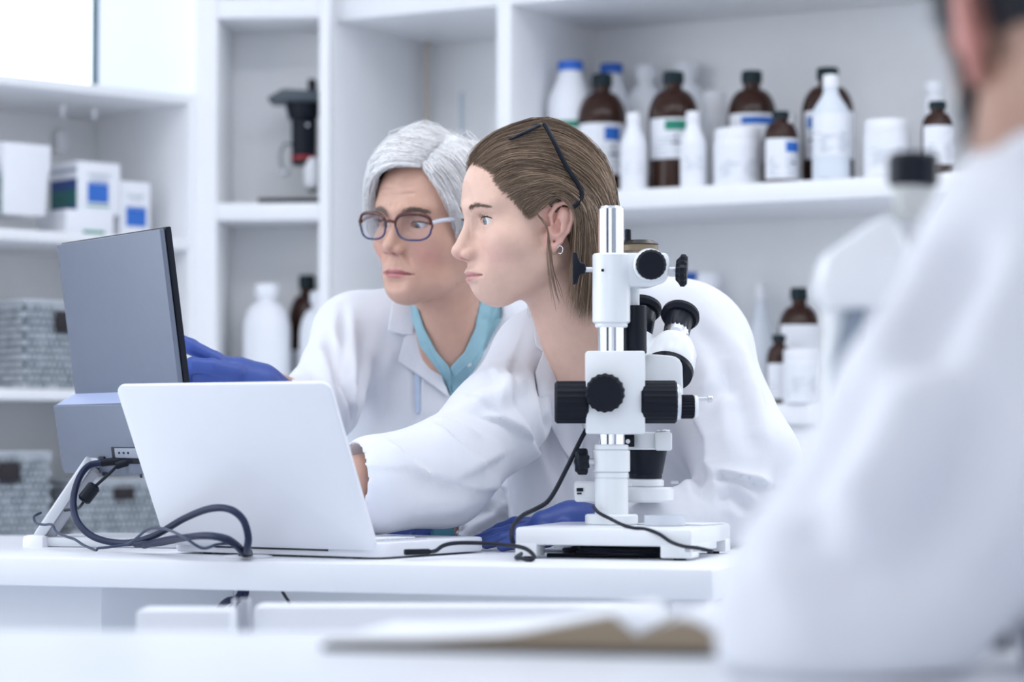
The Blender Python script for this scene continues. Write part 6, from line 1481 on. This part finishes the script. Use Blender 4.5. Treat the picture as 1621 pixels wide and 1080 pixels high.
for k, L in enumerate((0.062, 0.07, 0.066, 0.052)):
    q = hk + Vector((0.6, 0.8, 0)).normalized() * (-0.03 + 0.02 * k); d = Vector((-0.8, 0.6, 0))
    fg.append([(q, 0.010), (q + d * L * 0.5 + Vector((0, 0, 0.006)), 0.0095), (Vector((*(q + d * L * 0.9).xy, DZ + 0.009)), 0.008)])
fg.append([(hp[1][0] + Vector((-0.02, -0.02, 0)), 0.013), (hp[1][0] + Vector((-0.05, -0.02, -0.006)), 0.011), (Vector((*(hp[1][0] + Vector((-0.075, -0.01, 0))).xy, DZ + 0.01)), 0.009)])
V2, F2 = hand(hp, fg, 0.003); V2[:, 2] += max(0, DZ + 0.0005 - V2[:, 2].min())
dx = Vector(wrr) - Vector(wr); V3 = V2 - np.array(wr); V3[:, 0] *= -1; V3 = V3 * np.array([1, 1, 1]) + np.array(wrr); V3[:, 2] += DZ + 0.0005 - V3[:, 2].min(); F3 = F2[:, ::-1]
V2 = np.concatenate([V2, V3]); F2 = np.concatenate([F2, F3 + len(V3)])
VV = np.concatenate([Vw, V1, V2]); FF = np.concatenate([Fh, F1 + len(Vw), F2 + len(Vw) + len(V1)]); CC = np.concatenate([C, np.tile([0.50, 0.31, 0.24], (len(V1) + len(V2), 1))])
man = tag(mkobj('person', VV, FF, SKIN, None, 180, origin=P(1800, 1050, YMN), colors=CC), 'dark-haired man in a white lab coat seen from behind, blurred in the foreground', 'person')
cf = Field((-0.10, -0.13, -0.09), (0.10, 0.13, 0.14), 0.004)
cf.ell((0, -0.012, 0.036), (0.0835, 0.104, 0.094)); cf.plane((0, 0.80, -0.6), 0.035, 0.008); cf.plane((0, 0, -1), 0.022, 0.02)
for sg in (1, -1): cf.ell((0.085 * sg, -0.006, -0.012), (0.016, 0.026, 0.036), 0.006, 's')
cf.cap((0.072, 0.018, 0.03), (0.068, 0.022, -0.055), 0.010, 0.006, 0.01, sym=True); cf.cap((0.066, 0.022, -0.05), (0.03, 0.075, -0.10), 0.008, 0.010, 0.01, sym=True)
Vc, Fc = cf.mesh(); Vc = relax(Vc, Fc, 1)
hair_m = mkobj('hair', xf(Vc, Mm, om), Fc, mat('black_hair', (0.012, 0.014, 0.022), 0.45, var=0.3, scale=200, bump=0.4, bscale=400), man, 180)
Nc = vnormals(Vc, Fc); rg = np.random.default_rng(9); ids = rg.integers(0, len(Vc), 4200)
dirs = Nc[ids] * 0.55 + np.array([0, -0.45, -0.75]) + rg.normal(0, 0.22, (len(ids), 3)); dirs -= Nc[ids] * np.minimum((dirs * Nc[ids]).sum(1, keepdims=True) - 0.25, 0); dirs /= np.linalg.norm(dirs, axis=1, keepdims=True)
Ls = (0.012 + 0.008 * rg.random(len(ids)))[:, None]
cur = np.stack([Vc[ids] - Nc[ids] * 0.001 + dirs * Ls * t + np.array([0, 0, -0.004]) * t * t for t in (0, 0.33, 0.66, 1.0)], 1)
Vs, Fs, Cs = strand_mesh(cur, np.full(len(ids), 0.0005), np.tile([0.016, 0.016, 0.022], (len(ids), 1)))
tag(mkobj('hair_strands', xf(Vs, Mm, om), Fs, HAIRM, hair_m, 180, colors=Cs), kind='stuff')
f = Field(P(1170, 1085, YMN) - Vector((0.12, 0.20, 0.02)), P(2150, 120, YMN) + Vector((0.12, 0.45, 0.05)), 0.0075)
f.ell(T3(P(1930, 780, YMN + 0.06)), (0.15, 0.115, 0.33)); f.cap(T3(P(1765, 420, YMN + 0.01)), T3(P(1940, 440, YMN + 0.06)), 0.095, 0.10, 0.08)
f.chain([T3(P(1705, 440, YMN)), T3(P(1545, 700, YMN - 0.02)), T3(P(1355, 960, YMN - 0.02)), T3(el)], [0.093, 0.092, 0.078, 0.070], 0.03, 0.08)
f.chain([T3(el), T3(el * 0.5 + wr * 0.5), T3(wr + (el - wr) * 0.12)], [0.068, 0.055, 0.042], 0.03)
f.chain([T3(P(1960, 450, YMN + 0.07)), T3(shr), T3(elr), T3(wrr + (elr - wrr) * 0.12)], [0.09, 0.085, 0.068, 0.045], 0.03, 0.06)
f.plane((0, 0, -1), -(DZ + 0.001), 0.0)
for sgn in (1,):
    f.cap(T3(P(1740, 150, YMN)), T3(P(1755, 330, YMN)), 0.066, 0.066, 0.01, 's')
Vc, Fc = cloth(f, [([(1560, 330), (1480, 500), (1450, 650)], 0.02, 0.008), ([(1500, 560), (1400, 760), (1300, 880)], 0.025, -0.010), ([(1560, 560), (1500, 760), (1430, 900)], 0.02, 0.008), ([(1260, 800), (1330, 900), (1400, 960)], 0.02, 0.007)], 0.002)
coat_m = mkobj('lab_coat', Vc, Fc, COATM, man, 180)
cl = []
for k in range(17):
    a = 2 * math.pi * k / 16; cl.append(P(1750, 225, YMN) + Vector((0.074 * math.cos(a), 0.074 * math.sin(a), 0.012 * math.sin(a))))
MB().tube(cl, 0.013, 10, cap=False).build('coat_collar', COATM, coat_m, 180)
